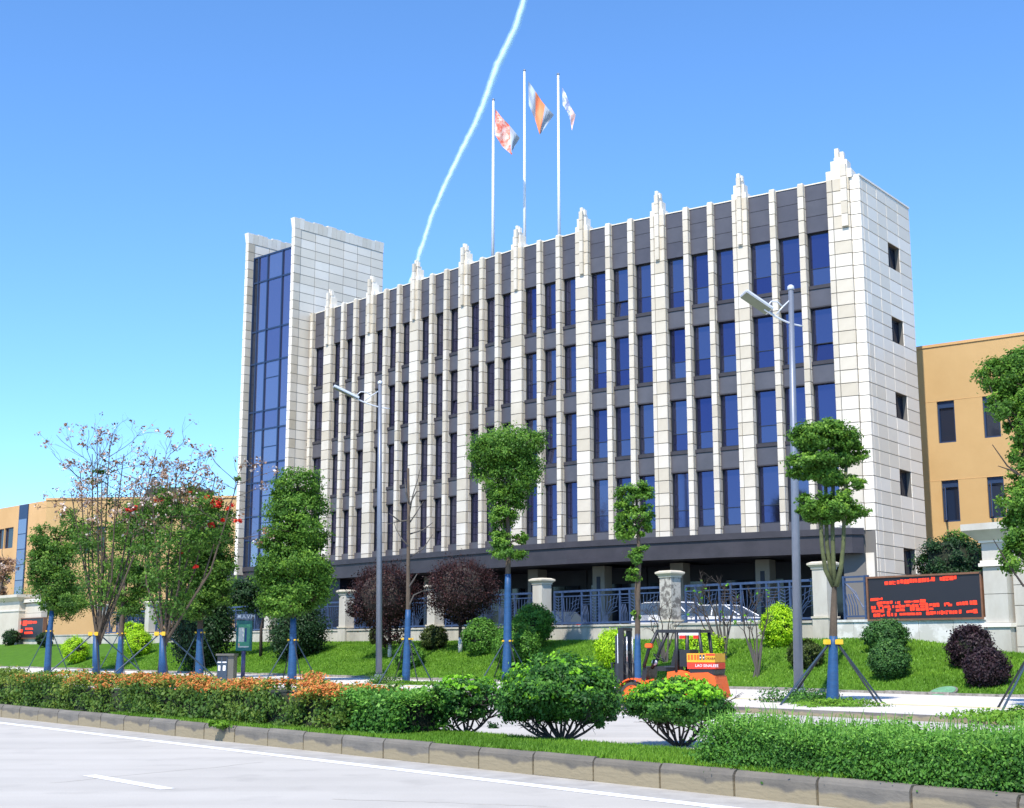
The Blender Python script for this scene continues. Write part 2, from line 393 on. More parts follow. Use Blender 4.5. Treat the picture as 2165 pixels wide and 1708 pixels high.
# dashed lane line: measured dash
a=GL(183,1640); b_=GL(362,1668); s_a,n_a=toSN(a.x,a.y); s_b,n_b=toSN(b_.x,b_.y); nm=(n_a+n_b)/2
dl=s_b-s_a
strip('lane_line',[(s_a+k*dl*2.6,s_b+k*dl*2.6,nm-.09,nm+.09) for k in range(-4,4)],white,.004)
gutm=mat('gutter_concrete',(.44,.42,.38),(.33,.31,.28),scale=2.5,rough=.9,bump=.2,bscale=14)
strip('gutter_strip',[(-160,60,-27.8,-27.05)],gutm,.002)
tb=MB()
for (u0,v0,u1,v1) in [(110,1656,560,1612),(700,1690,1150,1706)]:
    a=GL(u0,v0); b_=GL(u1,v1); d=(b_-a).normalized(); nn=Vector((-d.y,d.x,0))*.007
    pts=[a.lerp(b_,t/14)+Vector((random.uniform(-.05,.05),random.uniform(-.05,.05),0)) for t in range(15)]
    for i in range(14):
        p,q=pts[i],pts[i+1]; tb.add([Vector((p.x-nn.x,p.y-nn.y,.0035)),Vector((q.x-nn.x,q.y-nn.y,.0035)),Vector((q.x+nn.x,q.y+nn.y,.0035)),Vector((p.x+nn.x,p.y+nn.y,.0035))],[(0,1,2,3)],MATS['weathered_render'])
struct('road_crack',tb)

# median bed, kerbs, pavement, lawn
med=MB(); N=60
for i in range(N):
    s0=-160+220*i/N; s1=-160+220*(i+1)/N
    med.add([SN(s0,-27.0,.262),SN(s1,-27.0,.262),SN(s1,-25.3,.262),SN(s0,-25.3,.262)],[(0,1,2,3)],grassm)
struct('median_grass',med)
kerbm=mat('kerb_stone',(.105,.098,.088),(.19,.17,.14),scale=1.6,rough=.9,bump=.35,bscale=14,vary=.12,detail=10,stretch=(.6,.6,1.4))
kn=kerbm.node_tree; kt=kn.nodes.new('ShaderNodeTexCoord'); ks=kn.nodes.new('ShaderNodeSeparateXYZ'); kn.links.new(kt.outputs['Object'],ks.inputs[0])
kno=kn.nodes.new('ShaderNodeTexNoise'); kno.inputs['Scale'].default_value=2.2; kno.inputs['Detail'].default_value=7; kn.links.new(kt.outputs['Object'],kno.inputs[0])
koi=kn.nodes.new('ShaderNodeObjectInfo'); 
ka=kn.nodes.new('ShaderNodeMath'); ka.operation='MULTIPLY_ADD'; ka.inputs[1].default_value=.24; kn.links.new(kno.outputs[0],ka.inputs[0]); kn.links.new(ks.outputs[2],ka.inputs[2])
kb=kn.nodes.new('ShaderNodeMath'); kb.operation='MULTIPLY_ADD'; kb.inputs[1].default_value=.12; kn.links.new(koi.outputs['Random'],kb.inputs[0]); kn.links.new(ka.outputs[0],kb.inputs[2])
kr=kn.nodes.new('ShaderNodeMapRange'); kr.inputs[1].default_value=.305; kr.inputs[2].default_value=.345; kn.links.new(kb.outputs[0],kr.inputs[0])
kx=kn.nodes.new('ShaderNodeMix'); kx.data_type='RGBA'; kx.inputs[6].default_value=(.27,.225,.145,1); kn.links.new(kr.outputs[0],kx.inputs[0])
old=kn.nodes['Principled BSDF'].inputs['Base Color'].links[0].from_socket
kn.links.new(old,kx.inputs[7]); kn.links.new(kx.outputs[2],kn.nodes['Principled BSDF'].inputs['Base Color'])
bm=MB(); L_=1.12
def kerbblock(L,h,wd,bev=.03):
    m=MB(); prof=[(0,0),(0,h-bev*2),(bev*.5,h-bev),(bev*1.5,h),(wd,h),(wd,0)]
    n=len(prof); g_=.016
    jit=[(random.uniform(-.006,.006),random.uniform(-.004,.004)) for _ in range(2)]
    vs=[]
    for k,x in enumerate((g_,L*.5,L-g_)):
        for (y,z) in prof: vs.append((x,y+(random.uniform(-.006,.006) if z>0 else 0),z+(random.uniform(-.004,.004) if z>0 else 0)))
    fs=[tuple(range(n))]+[(k*n+i,k*n+(i+1)%n,(k+1)*n+(i+1)%n,(k+1)*n+i) for k in range(2) for i in range(n)]+[tuple(range(3*n-1,2*n-1,-1))]
    m.add(vs,fs,kerbm); return m.mesh('kerb_stone')
kerb_rot=Matrix(((D_.x,N_.x,0,0),(D_.y,N_.y,0,0),(0,0,1,0),(0,0,0,1)))
kbk=MB(); 
def longbox(mb,s0,s1,n0,n1,z0,z1,m,rnd=0): mb.hexa([SN(s0,n0,z0),SN(s1,n0,z0),SN(s1,n1,z0),SN(s0,n1,z0),SN(s0,n0,z1),SN(s1,n0,z1),SN(s1,n1,z1),SN(s0,n1,z1)],m,rnd)
longbox(kbk,-160,60,-26.96,-26.86,0,.255,joint)
kerb=struct('kerb',kbk)
kms=[kerbblock(L_,.285,.16) for _ in range(4)]
for i in range(104):
    s=-58+i*L_
    M=Matrix.Translation(SN(s,-27.06,0)+Vector((0,0,random.uniform(-.008,.006))))@kerb_rot@Matrix.Rotation(random.uniform(-.006,.006),4,'Z')
    inst('kerb_stone',kms[i%4],kerb,M)
ff=MB(); longbox(ff,-160,-58.02,-27.06,-26.97,0,.28,kerbm); o=struct('kerb_run',ff,parent=kerb)
mk=MB(); longbox(mk,-160,60,-25.3,-25.14,0,.27,wallc); struct('median_back_kerb',mk)
pk=MB(); longbox(pk,-160,60,-11.99,-11.81,0,.135,kerbm); struct('verge_kerb',pk)
pv=MB(); 
for i in range(60):
    s0=-160+220*i/60; s1=-160+220*(i+1)/60
    pv.add([SN(s0,-11.8,.13),SN(s1,-11.8,.13),SN(s1,-.3,.13),SN(s0,-.3,.13)],[(0,1,2,3)],conc2)
struct('pavement',pv)
strip('yellow_guide_strip',[(-160,60,-7.6,-7.25)],yellowp,.134)
lk=MB()
gravelk=mat('rubble_edge',(.34,.31,.27),(.16,.15,.13),scale=5,rough=.95,bump=.8,bscale=18,detail=12)
for i in range(150):
    s0=-90+i*.8; longbox(lk,s0+.008,s0+.792,-.3,-.02,.1,.22+random.uniform(-.02,.02),gravelk)
tag(lk.build('lawn_edging'),kind='structure')
# paving joints
# lawn
lw=MB(); NS=110; NN=9
vs=[SN(-110+150*i/NS, 7.05*j/NN, terrain(-110+150*i/NS,min(6.99,7*j/NN))+random.uniform(-.015,.015)) for i in range(NS+1) for j in range(NN+1)]
lw.add(vs,[(i*(NN+1)+j,(i+1)*(NN+1)+j,(i+1)*(NN+1)+j+1,i*(NN+1)+j+1) for i in range(NS) for j in range(NN)],grassm)
struct('lawn',lw,smooth=True)
yd=MB(); yd.add([SN(-140,7.3,2.0),SN(0,7.3,2.0),SN(0,90,2.0),SN(-140,90,2.0)],[(0,1,2,3)],yard)
yd.add([SN(0,7.3,2.0),SN(60,7.3,1.0),SN(60,90,1.0),SN(0,90,2.0)],[(0,1,2,3)],yard)
struct('yard',yd)
# grass blades on lawn front and median
def blades(name,smin,smax,nmin,nmax,count,h,seed,zfun=None,wd=.35):
    rg=np.random.default_rng(seed); s=rg.uniform(smin,smax,count); n_=rg.uniform(nmin,nmax,count)
    X=8.6+.643*s+.766*n_; Y=50-.766*s+.643*n_
    Z=np.array([terrain(a,b) for a,b in zip(s,n_)])
    hh=h*(.5+rg.random(count)); P=np.stack([X,Y,Z+hh*.4],1)
    lean=rg.normal(size=(count,3))*.35; lean[:,2]=1; lean/=np.linalg.norm(lean,axis=1,keepdims=True)
    side=rg.normal(size=(count,3)); side-=(side*lean).sum(1,keepdims=True)*lean; side/=np.linalg.norm(side,axis=1,keepdims=True)
    hh=hh[:,None]
    V=np.stack([P-lean*hh*.5-side*hh*wd*.5,P-lean*hh*.5+side*hh*wd*.5,P+lean*hh*.6],1).reshape(-1,3)
    me=bpy.data.meshes.new(name); me.vertices.add(3*count); me.vertices.foreach_set('co',V.astype(np.float32).ravel())
    me.loops.add(3*count); me.loops.foreach_set('vertex_index',np.arange(3*count,dtype=np.int32)); me.polygons.add(count)
    me.polygons.foreach_set('loop_start',np.arange(0,3*count,3,dtype=np.int32)); me.polygons.foreach_set('loop_total',np.full(count,3,dtype=np.int32))
    at=me.attributes.new('rnd','FLOAT','FACE'); pr=.5+.45*np.sin(s*.9+np.sin(n_*1.7)*2)*np.cos(n_*.8+s*.3); at.data.foreach_set('value',np.clip(.5*pr+.5*rg.random(count),0,1).astype(np.float32))
    me.materials.append(L_grass); me.update(calc_edges=True)
    o=bpy.data.objects.new(name,me); C.objects.link(o); return o
tag(blades('lawn_grass',-62,14,.02,6.95,170000,.075,3,wd=.5),'short green grass growing on the sloping lawn below the fence','grass',kind='stuff')
tag(blades('median_turf',6,24,-26.98,-25.32,110000,.055,4),'bright mown grass on the median between the shrubs','grass',kind='stuff')

# ================================================================ OFFICE BUILDING
FP=[(-15.77,97.51),(-13.52,95.1),(-10.13,91.44),(-6.75,87.6),(-3.37,83.84),(.01,80.05),(3.8,76.54),(7.92,73.59),(12.1,70.7),(16.59,67.61),(18.07,66.76)]
FP=[Vector((x-.09,y,0)) for x,y in FP]
ZP=25.78; ZC=7.45; CO=.6777
BL=FP[5]+Vector((6,20,0)); BL.z=0
B=thing('office_building',BL,'long curved five storey office building with pale stone fins, dark panels and blue glass','building')
stuff=MB()          # stone panels past the limit, joined
ntile=[0]; TM={}
def tile_mesh(wd,h,m=stone):
    k=(round(wd,2),round(h,2),m.name)
    if k not in TM:
        t=MB(); g_=.014; d=.035
        t.add([(g_,0,g_),(wd-g_,0,g_),(wd-g_,0,h-g_),(g_,0,h-g_),(g_+.008,d,g_+.008),(wd-g_-.008,d,g_+.008),(wd-g_-.008,d,h-g_-.008),(g_+.008,d,h-g_-.008)],
              [(4,5,6,7),(0,1,5,4),(1,2,6,5),(2,3,7,6),(3,0,4,7)],m)
        TM[k]=t
    return TM[k]
TMM={}
def tile(p,d,o,wd,h,z,m=stone,single=False,rnd=None):
    """stone slab: lower left p (xy), along d, facing o, at height z"""
    t=tile_mesh(wd,h,m); pr=random.uniform(-.004,.004)
    M=Matrix(((d.x,o.x,0,p.x+o.x*pr),(d.y,o.y,0,p.y+o.y*pr),(0,0,1,z),(0,0,0,1)))
    if single and ntile[0]<298:
        k=(round(wd,2),round(h,2),m.name)
        if k not in TMM: TMM[k]=t.mesh('stone_panel')
        inst('stone_panel',TMM[k],B,M); ntile[0]+=1
    else:
        stuff.add([M@Vector(v) for v in t.v],t.f,m,random.random() if rnd is None else rnd)
def frame_of(i):
    a=FP[i]; b=FP[i+1]; d=(b-a).normalized(); o=Vector((d.y,-d.x,0)); return a,d,o
def fbox(mb,a,d,o,s0,s1,w0,w1,z0,z1,m,rnd=0):
    def q(s,w_,z): p=a+d*s+o*w_; return Vector((p.x,p.y,z))
    mb.hexa([q(s0,w1,z0),q(s1,w1,z0),q(s1,w0,z0),q(s0,w0,z0),q(s0,w1,z1),q(s1,w1,z1),q(s1,w0,z1),q(s0,w0,z1)],m,rnd)
cores=[]
def pilaster(a,d,o,wd,dep,z0,z1,single=False,frontsplit=(1,),side=True,left=True,ztop_extra=0,m=stone):
    c=MB(); fbox(c,a,d,o,.036,wd-.036,-dep,-.036,z0,z1,joint)
    nrow=int(round((z1-z0)/CO)); h=(z1-z0)/nrow
    seq=[]
    for r in range(nrow):
        z=z0+r*h; x=0
        for fr in frontsplit:
            tile(a+d*(x)+o*-.035,d,o,wd*fr,h,z,m,single); x+=wd*fr
        if side:
            p=a+d*(wd-.035)-o*0; tile(p,-o,d,dep*.45,h,z,m,False); tile(p-o*(dep*.45),-o,d,dep*.55,h,z,m,False)
        if left:
            tile(a+d*.035-o*dep,o,-d,dep,h,z,m,False)
    return c
# window meshes shared by all bays
def window_meshes(wd,h,tr):
    f=MB(); t=.06
    f.box(0,t,-.06,.04,0,h,frame); f.box(wd-t,wd,-.06,.04,0,h,frame); f.box(t,wd-t,-.06,.04,0,t,frame); f.box(t,wd-t,-.06,.04,h-t,h,frame)
    f.box(t,wd-t,-.05,.03,tr-.02,tr+.02,frame)
    def pane(z0,z1): 
        p=MB(); p.box(t+.002,wd-t-.002,-.02,.0,z0,z1,glass); return p.mesh('pane')
    return f.mesh('window'),pane(t,tr-.02),pane(tr+.02,h-t)
WM={}
FLO=[(20.29,23.14),(16.25,19.13),(12.21,15.09),(8.0,11.05)]
def bay(a,d,o,s0,s1,k):
    """four windows, spandrels and three parapet panels between two pilasters"""
    wd=round(s1-s0-.02,2)
    if wd not in WM: WM[wd]={i:window_meshes(wd,FLO[i][1]-FLO[i][0],.95) for i in range(4)}
    base=a+d*(s0+.01)-o*.53
    for i,(z0,z1) in enumerate(FLO):
        fm,p1,p2=WM[wd][i]
        M=Matrix(((d.x,o.x,0,base.x),(d.y,o.y,0,base.y),(0,0,1,z0),(0,0,0,1)))
        wob=Matrix.Rotation(random.uniform(-.012,.012),4,'Z')@Matrix.Rotation(random.uniform(-.006,.006),4,'X')
        wo_=inst('window',fm,B,M)
        ajar=random.random()<.09
        for pm in (p1,p2):
            q=bpy.data.objects.new('pane',pm); C.objects.link(q); q.parent=wo_
            q.matrix_local=(Matrix.Translation((0,.03,0))@Matrix.Rotation(R(7),4,'X')) if (ajar and pm is p1) else wob
        # spandrel below
        zb=FLO[i+1][1] if i<3 else ZC+.02
        s=MB(); g_=.02
        if i<3:
            fbox(s,a,d,o,s0+g_,s1-g_,-.56,-.30,zb,z0-.22,darkp)
            fbox(s,a,d,o,s0+.003,s1-.003,-.58,-.25,z0-.20,z0-.01,darkc)
            fbox(s,a,d,o,s0+.002,s1-.002,-.56,-.28,zb-.05,zb+.02,darkc)
        else: fbox(s,a,d,o,s0+g_,s1-g_,-.56,-.30,zb,z0-.01,darkp)
        s.build('spandrel_panel',B)
    zz=[23.16,24.05,24.92,ZP]
    for j in range(3):
        s=MB(); fbox(s,a,d,o,s0+.006,s1-.006,-.50,-.28,zz[j]+.012,zz[j+1]-.012,darkp); s.build('parapet_panel',B)
    backing.append((a,d,o,s0,s1))
backing=[]
MW=.88; mW=.32
for i in range(1,9):
    a,d,o=frame_of(i); L=(FP[i+1]-FP[i]).length; bw=(L-MW-2*mW)/3
    single = i>=6
    c=pilaster(a,d,o,MW,.46,ZC-.3,ZP+.0,single=single,frontsplit=(.28,.72) if i>=7 else (1,))
    # stepped crown and proud rib
    for (x0,x1,w0,w1,zt) in [(.02,MW-.02,-.66,-.02,ZP+.28),(.12,MW-.14,-.58,-.06,ZP+.78),(.30,MW-.28,-.5,-.10,ZP+1.02)]:
        fbox(c,a,d,o,x0,x1,w0,w1,ZP-.05,zt,stone_w,random.random())
    fbox(c,a,d,o,.30,.46,-.36,-.12,ZP+1.0,ZP+1.46,stone_w,.3); fbox(c,a,d,o,.50,.64,-.34,-.14,ZP+1.0,ZP+1.30,stone_w,.6)
    nr=7; z0=23.1
    fbox(c,a,d,o,.395,.605,-.02,.13,z0+.02,ZP+.9,joint)
    for r in range(nr):
        h=.56 if r>3 else CO; zz=z0+sum([CO if q<4 else .56 for q in range(r)])
        if zz>ZP+.75: break
        fbox(c,a,d,o,.38,.62,-.01,.15,zz+.014,zz+h-.014,stone,random.random())
    c.build('pilaster',B)
    x=MW
    for k in range(3):
        bay(a,d,o,x,x+bw,k); x+=bw
        if k<2:
            c=pilaster(a+d*x,d,o,mW,.46,ZC-.3,ZP+.06,single=False)
            fbox(c,a,d,o,x+.02,x+mW-.02,-.6,-.05,ZP+.05,ZP+.13,stone_w,.5); c.build('narrow_pilaster',B); x+=mW
# two bays at the left end
a,d,o=frame_of(0); L=(FP[1]-FP[0]).length; bw=(L-mW)/2
bay(a,d,o,0,bw,0); c=pilaster(a+d*bw,d,o,mW,.46,ZC-.3,ZP+.06); c.build('narrow_pilaster',B); bay(a,d,o,bw+mW,L,1)
# corner pilaster
a,d,o=frame_of(9); LC=(FP[10]-FP[9]).length
c=MB(); fbox(c,a,d,o,.036,1.14,-.9,-.036,1.6,ZP,joint); fbox(c,a,d,o,1.14,LC-.04,-.9,-.17,1.6,ZP,joint)
nrow=int(round((ZP-1.9)/CO)); hC=(ZP-1.9)/nrow
for r in range(nrow):
    z=1.9+r*hC
    if z<ZC-.5: continue
    tile(a-o*.035,d,o,.30,hC,z,stone,False); tile(a+d*.30-o*.035,d,o,.88,hC,z,stone,True)
    tile(a+d*1.145,-o,d,.13,hC,z,stone,False)
    tile(a+d*1.18-o*.165,d,o,LC-1.18,hC,z,stone_w,False)
    tile(a+d*.035-o*.46,o,-d,.46,hC,z,stone,False)
for (x0,x1,w0,w1,zt) in [(.0,1.35,-.9,-.0,ZP+.45),(.25,1.12,-.8,-.08,ZP+1.0),(.42,.94,-.7,-.16,ZP+1.2)]:
    fbox(c,a,d,o,x0,x1,w0,w1,ZP-.02,zt,stone_w,random.random())
fbox(c,a,d,o,.45,.66,-.5,-.2,ZP+1.18,ZP+1.72,stone_w,.2); fbox(c,a,d,o,.72,.92,-.5,-.22,ZP+1.18,ZP+1.5,stone_w,.7)
for r in range(5):
    zz=23.1+r*CO; fbox(c,a,d,o,.78,1.10,-.01,.16,zz+.014,zz+CO-.014,stone,random.random())
c.build('corner_pilaster',B)
# end wall
e0=FP[10]-o*.13; ed=Vector((.608,.794,0)); eo=Vector((.794,-.608,0)); EL=6.84
cols=[.32,.60,1.29,1.29,1.60,1.74]
wins=[(W(1892,v1_,71).z,W(1892,v0_,71).z) for v0_,v1_ in ((527,573),(685,731),(834,880),(1009,1056),(1185,1230))]
nr=[0]
def end_tile(x,wd,z,h,single=True): tile(e0+ed*x-eo*.035,ed,eo,wd,h,z,stone_w,single)
rows=int(round((ZP-1.9)/CO)); hE=(ZP-1.9)/rows
WX0=sum(cols[:4]); WX1=WX0+cols[4]
wrow=set(); wspan=[]
for z0,z1 in wins:
    r0=int(round((z0-1.9)/hE)); wrow|={r0,r0+1}; wspan.append((1.9+r0*hE,1.9+(r0+2)*hE))
for r in range(rows-1,-1,-1):
    x=0
    for ci,cw in enumerate(cols):
        if not (ci==4 and r in wrow): end_tile(x,cw,1.9+r*hE,hE)
        x+=cw
ew=MB()
zs=[1.5]
for z0,z1 in sorted(wspan): zs+=[z0,z1]
zs.append(ZP)
fbox(ew,e0,ed,eo,0,WX0,-.6,-.036,1.5,ZP,joint); fbox(ew,e0,ed,eo,WX1,EL,-.6,-.036,1.5,ZP,joint)
for i in range(0,len(zs),2): fbox(ew,e0,ed,eo,WX0,WX1,-.6,-.036,zs[i],zs[i+1],joint)
fbox(ew,e0,ed,eo,-.02,EL+.03,-.3,.03,ZP+.002,ZP+.10,stone_w,.5)
ew.build('end_wall',B)
for z0,z1 in wspan:
    f=MB(); fbox(f,e0,ed,eo,WX0+.02,WX1-.02,-.36,-.26,z0+.02,z0+.09,frame); fbox(f,e0,ed,eo,WX0+.02,WX1-.02,-.36,-.26,z1-.09,z1-.02,frame)
    for x in (WX0+.02,(WX0+WX1)/2-.03,WX1-.09): fbox(f,e0,ed,eo,x,x+.07,-.355,-.255,z0+.09,z1-.09,frame)
    fo_=f.build('window',B); p=MB(); fbox(p,e0,ed,eo,WX0+.09,(WX0+WX1)/2-.03,-.32,-.30,z0+.09,z1-.09,glass_t); p.build('pane',fo_)
    p=MB(); fbox(p,e0,ed,eo,(WX0+WX1)/2+.04,WX1-.09,-.32,-.30,z0+.09,z1-.09,glass_d); p.build('pane',fo_)
# body: backing wall behind bays, roof slab, back
bw_=MB()
for (a_,d_,o_,s0,s1) in backing: fbox(bw_,a_,d_,o_,s0-.1,s1+.1,-1.1,-.66,ZC-.4,ZP-.05,joint)
bw_.build('core_wall',B)
poly=[(p.x-0,p.y) for p in [FP[i]-frame_of(min(i,9))[2]*.45 for i in range(0,10)]]
er=e0+ed*EL-eo*.3; er0=e0-eo*.3
poly+= [(er0.x,er0.y),(er.x,er.y)]+[((FP[i]-frame_of(i)[2]*9).x,(FP[i]-frame_of(i)[2]*9).y) for i in (8,6,4,2,0)]
rf=MB(); rf.prism(poly,ZP-.5,ZP-.2,MATS['joint_grey']); rf.build('roof',B)
bk=MB(); bp=poly[11:]
for i in range(len(bp)-1):
    (x0,y0),(x1,y1)=bp[i],bp[i+1]; bk.add([(x0,y0,1.5),(x1,y1,1.5),(x1,y1,ZP-.2),(x0,y0,ZP-.2)],[(0,1,2,3)],stone_w)
bk.build('rear_wall',B)
# parapet coping
for (a_,d_,o_,s0,s1) in backing:
    cp=MB(); fbox(cp,a_,d_,o_,s0+.004,s1-.004,-.52,-.24,ZP+.002,ZP+.06,stone_w,.4); cp.build('coping',B)
# canopy
F2=[Vector((-22.75,102.8,0))]+[FP[i]+frame_of(min(i,8))[2]*1.05 for i in range(0,9)]
F2+=[Vector((14.97,67.80,0)),Vector((16.2,67.0,0)),Vector((16.8,66.75,0)),Vector((17.4,66.85,0))]
def loft(name,poly_out,depth,z0,z1,m,off=0):
    mb=MB(); n=len(poly_out)
    for i in range(n-1):
        p,q=poly_out[i],poly_out[i+1]; d=(q-p).normalized(); o=Vector((d.y,-d.x,0))
        dp=(poly_out[i]-poly_out[i-1]).normalized() if i else d; dn_=(poly_out[min(i+2,n-1)]-q).normalized() if i<n-2 else d
        o1=(Vector((d.y,-d.x,0))+Vector((dp.y,-dp.x,0))).normalized(); o2=(Vector((d.y,-d.x,0))+Vector((dn_.y,-dn_.x,0))).normalized()
        P0=p+o1*off; Q0=q+o2*off; P1=p-o1*depth; Q1=q-o2*depth
        mb.hexa([(P0.x,P0.y,z0),(Q0.x,Q0.y,z0),(Q1.x,Q1.y,z0),(P1.x,P1.y,z0),(P0.x,P0.y,z1),(Q0.x,Q0.y,z1),(Q1.x,Q1.y,z1),(P1.x,P1.y,z1)],m,random.random())
    return mb
cn=loft('c',F2,1.6,6.50,7.12,darkc); 
canopy=cn.build('canopy',B)
loft('c',F2,1.5,7.125,ZC,darkc,off=.10).build('canopy_cap',canopy)
loft('c',F2,1.5,6.22,6.495,darkc,off=.06).build('canopy_trim',canopy)
# ground floor under the canopy
gf=MB(); 
for i in range(0,9):
    a_,d_,o_=frame_of(i); L=(FP[i+1]-FP[i]).length
    fbox(gf,a_,d_,o_,-.3,L+.3,-6.2,-6,1.8,6.6,frame)
    fbox(gf,a_,d_,o_,-.3,L+.3,-6,-.5,6.35,6.6,darkc)
a_,d_,o_=frame_of(9); fbox(gf,a_,d_,o_,-.3,LC,-6,-.5,6.35,6.6,darkc); fbox(gf,a_,d_,o_,-.3,LC-.6,-6.2,-6,1.8,6.6,frame)
gf.build('ground_floor',B)
for i in range(0,9):
    a_,d_,o_=frame_of(i); 
    for s_,wd_ in ((.1,.8),):
        cl=MB(); fbox(cl,a_,d_,o_,s_,s_+wd_,-2.2,-1.4,1.85,6.2,concol); fbox(cl,a_,d_,o_,s_+.28,s_+.52,-1.4,-1.37,2.9,5.6,frame); cl.build('column',B)
    gl=MB()
    for k in range(3): fbox(gl,a_,d_,o_,1.3+k*1.2,2.4+k*1.2,-5.98,-5.9,2.3,5.4+.0*k,glass_d)
    gl.build('shop_window',B)
a_,d_,o_=frame_of(9)
cl=MB(); fbox(cl,a_,d_,o_,.2,1.6,-.9,-.15,1.5,6.25,stone,.6); fbox(cl,a_,d_,o_,.55,.85,-.15,-.12,2.8,5.4,frame); cl.build('column',B)

# glazed stair tower with two fins
T1=Vector((-20.45,99.7,0)); T2=Vector((-16.3,95.9,0)); td=(T2-T1).normalized(); to=Vector((td.y,-td.x,0)); tb_=-to
ZT=32.15
def fin(p,length,name):
    c=MB(); th_=.36
    fbox(c,p,td,to,.036,th_-.036,-length,-.036,ZC-.6,ZT,joint)
    r_=int(round((ZT-ZC+.6)/CO)); h=(ZT-ZC+.6)/r_
    for r in range(r_):
        z=ZC-.6+r*h
        tile(p-to*.035,td,to,th_,h,z,stone_w,False)                      # narrow front
        tile(p+td*(th_-.035),tb_,td,.62,h,z,stone,False)
        x=.62; k=0
        while x<length-.1:
            w_=min(1.38,length-x)
            if z>ZP-2.6 or p is T1 or x<2.1: tile(p+td*(th_-.06)+tb_*x,tb_,td,w_,h,z,stone_w,p is T2 and z>ZP-1.0)
            x+=w_; k+=1
        if True: tile(p+td*.035+tb_*length,-tb_,-td,length*.5,h,z,stone_w,False); tile(p+td*.035+tb_*length*.5,-tb_,-td,length*.5,h,z,stone_w,False)
    # flared cornice of small blocks
    k=0; x=0
    while x<length:
        w_=.44
        z1=ZT+.80+random.uniform(-.06,.06)
        def q(s,w__,z): v=p+td*s+tb_*w__; return Vector((v.x,v.y,z))
        c.hexa([q(-.0,x+.01,ZT+.01),q(th_,x+.01,ZT+.01),q(th_,x+w_-.01,ZT+.01),q(0,x+w_-.01,ZT+.01),q(-.06,x+.01-(.10 if k==0 else 0),z1),q(th_+.05,x+.01-(.10 if k==0 else 0),z1),q(th_+.05,x+w_-.01,z1),q(-.06,x+w_-.01,z1)],stone_w,random.random())
        x+=w_; k+=1
    c.build(name,B)
fin(T1,8.6,'tower_fin'); fin(T2,8.8,'tower_fin')
# curtain wall between the fins
g0=T1+td*.37-to*.62; gw=(T2-T1).length-.38
sx=[0,.55,1.0+.35,3.05,gw]; sx=[0,.62,1.75,3.55,gw]
zt_=30.3; zl=[ZC-.3]; 
levels=[30.3,28.2,24.75,22.55,18.6,17.35,13.4,12.0,8.9,7.7,ZC-.4]
levels=[31.0,29.0,25.15,22.65,18.95,17.55,15.0,13.6,11.1,9.4,ZC-.4]
for i in range(len(levels)-1):
    for k in range(4):
        p=MB(); fbox(p,g0,td,to,sx[k]+.04,sx[k+1]-.04,-.04,0,levels[i+1]+.06,levels[i]-.06,glass_d if k==0 else glass_t); p.build('curtain_pane',B)
for k,x in enumerate(sx): 
    p=MB(); fbox(p,g0,td,to,x-.05,x+.05,-.06,.09,ZC-.4,31.05,mull); p.build('mullion',B)
for z in levels[:-1]:
    for k in range(4):
        p=MB(); fbox(p,g0,td,to,sx[k]+.055,sx[k+1]-.055,-.05,.06,z-.06,z+.06,mull); p.build('transom',B)
for (z,k) in [(21.4,2),(16.2,2),(12.6,2),(10.6,2)]:
    p=MB(); fbox(p,g0,td,to,sx[k]+.05,sx[k+1]-.05,-.04,.04,z-.03,z+.03,mull); p.build('transom',B)
p=MB(); fbox(p,g0,td,to,-.02,gw,-.5,-.12,ZC-.5,30.5,joint); fbox(p,g0,td,to,0,gw,-7.6,-.5,30.2,30.45,joint); fbox(p,g0,td,to,0,gw,-7.9,-7.6,ZC-.5,30.45,stone_w)
p.build('tower_core',B)
p=MB(); fbox(p,g0,td,to,-.2,gw+6,-7,.3,1.8,6.3,frame); p.build('tower_base',B)
so=stuff.build('stone_panels',B); so['kind']='stuff'

# ================================================================ FLAGPOLES
def flagpole(u,vt,Y,label,flagfn,flab):
    top=W(u,vt,Y); b0=Vector((top.x,top.y,ZP-.2))
    t=thing('flagpole',b0,label,'flagpole','white flagpoles on the roof')
    m=MB(); m.tube([b0,b0.lerp(top,.5),top],[.115,.095,.07],polew,10); m.build('pole',t,True)
    m=MB(); m.sphere(top+Vector((0,0,.06)),.10,steel,10,6); m.build('finial',t)
    m=MB(); m.box(b0.x-.25,b0.x+.25,b0.y-.25,b0.y+.25,b0.z,b0.z+.12,joint); m.build('base_plate',t)
    f=flagfn(Y); fo=f.build('flag',None,True); tag(fo,flab,'flag','flags hanging from the flagpoles')
def cloth(Y,grid,matf,amp=.14):
    """grid rows of photo points (hoist edge to fly edge) hung at distance Y, with folds"""
    m=MB(); nu=len(grid); nv=len(grid[0]); rows=[]
    US=16; VS=14
    def samp(a,b):
        x=a*(nu-1); y=b*(nv-1); i=min(int(x),nu-2); j=min(int(y),nv-2); fx=x-i; fy=y-j
        g_=lambda p,q: Vector(grid[p][q])
        return (g_(i,j)*(1-fx)+g_(i+1,j)*fx)*(1-fy)+(g_(i,j+1)*(1-fx)+g_(i+1,j+1)*fx)*fy
    vs=[]
    for a in range(US+1):
        for b in range(VS+1):
            uv=samp(a/US,b/VS); dy=amp*math.sin(a/US*13+b/VS*3)+amp*.5*math.sin(a/US*5-b/VS*7)
            vs.append(W(uv.x,uv.y,Y+dy-.15))
    base=len(m.v)
    for a in range(US):
        for b in range(VS):
            mt=matf(a/US,b/VS); i0=a*(VS+1)+b
            m.add([vs[i0],vs[i0+1],vs[i0+VS+2],vs[i0+VS+1]],[(0,1,2,3)],mt)
    return m
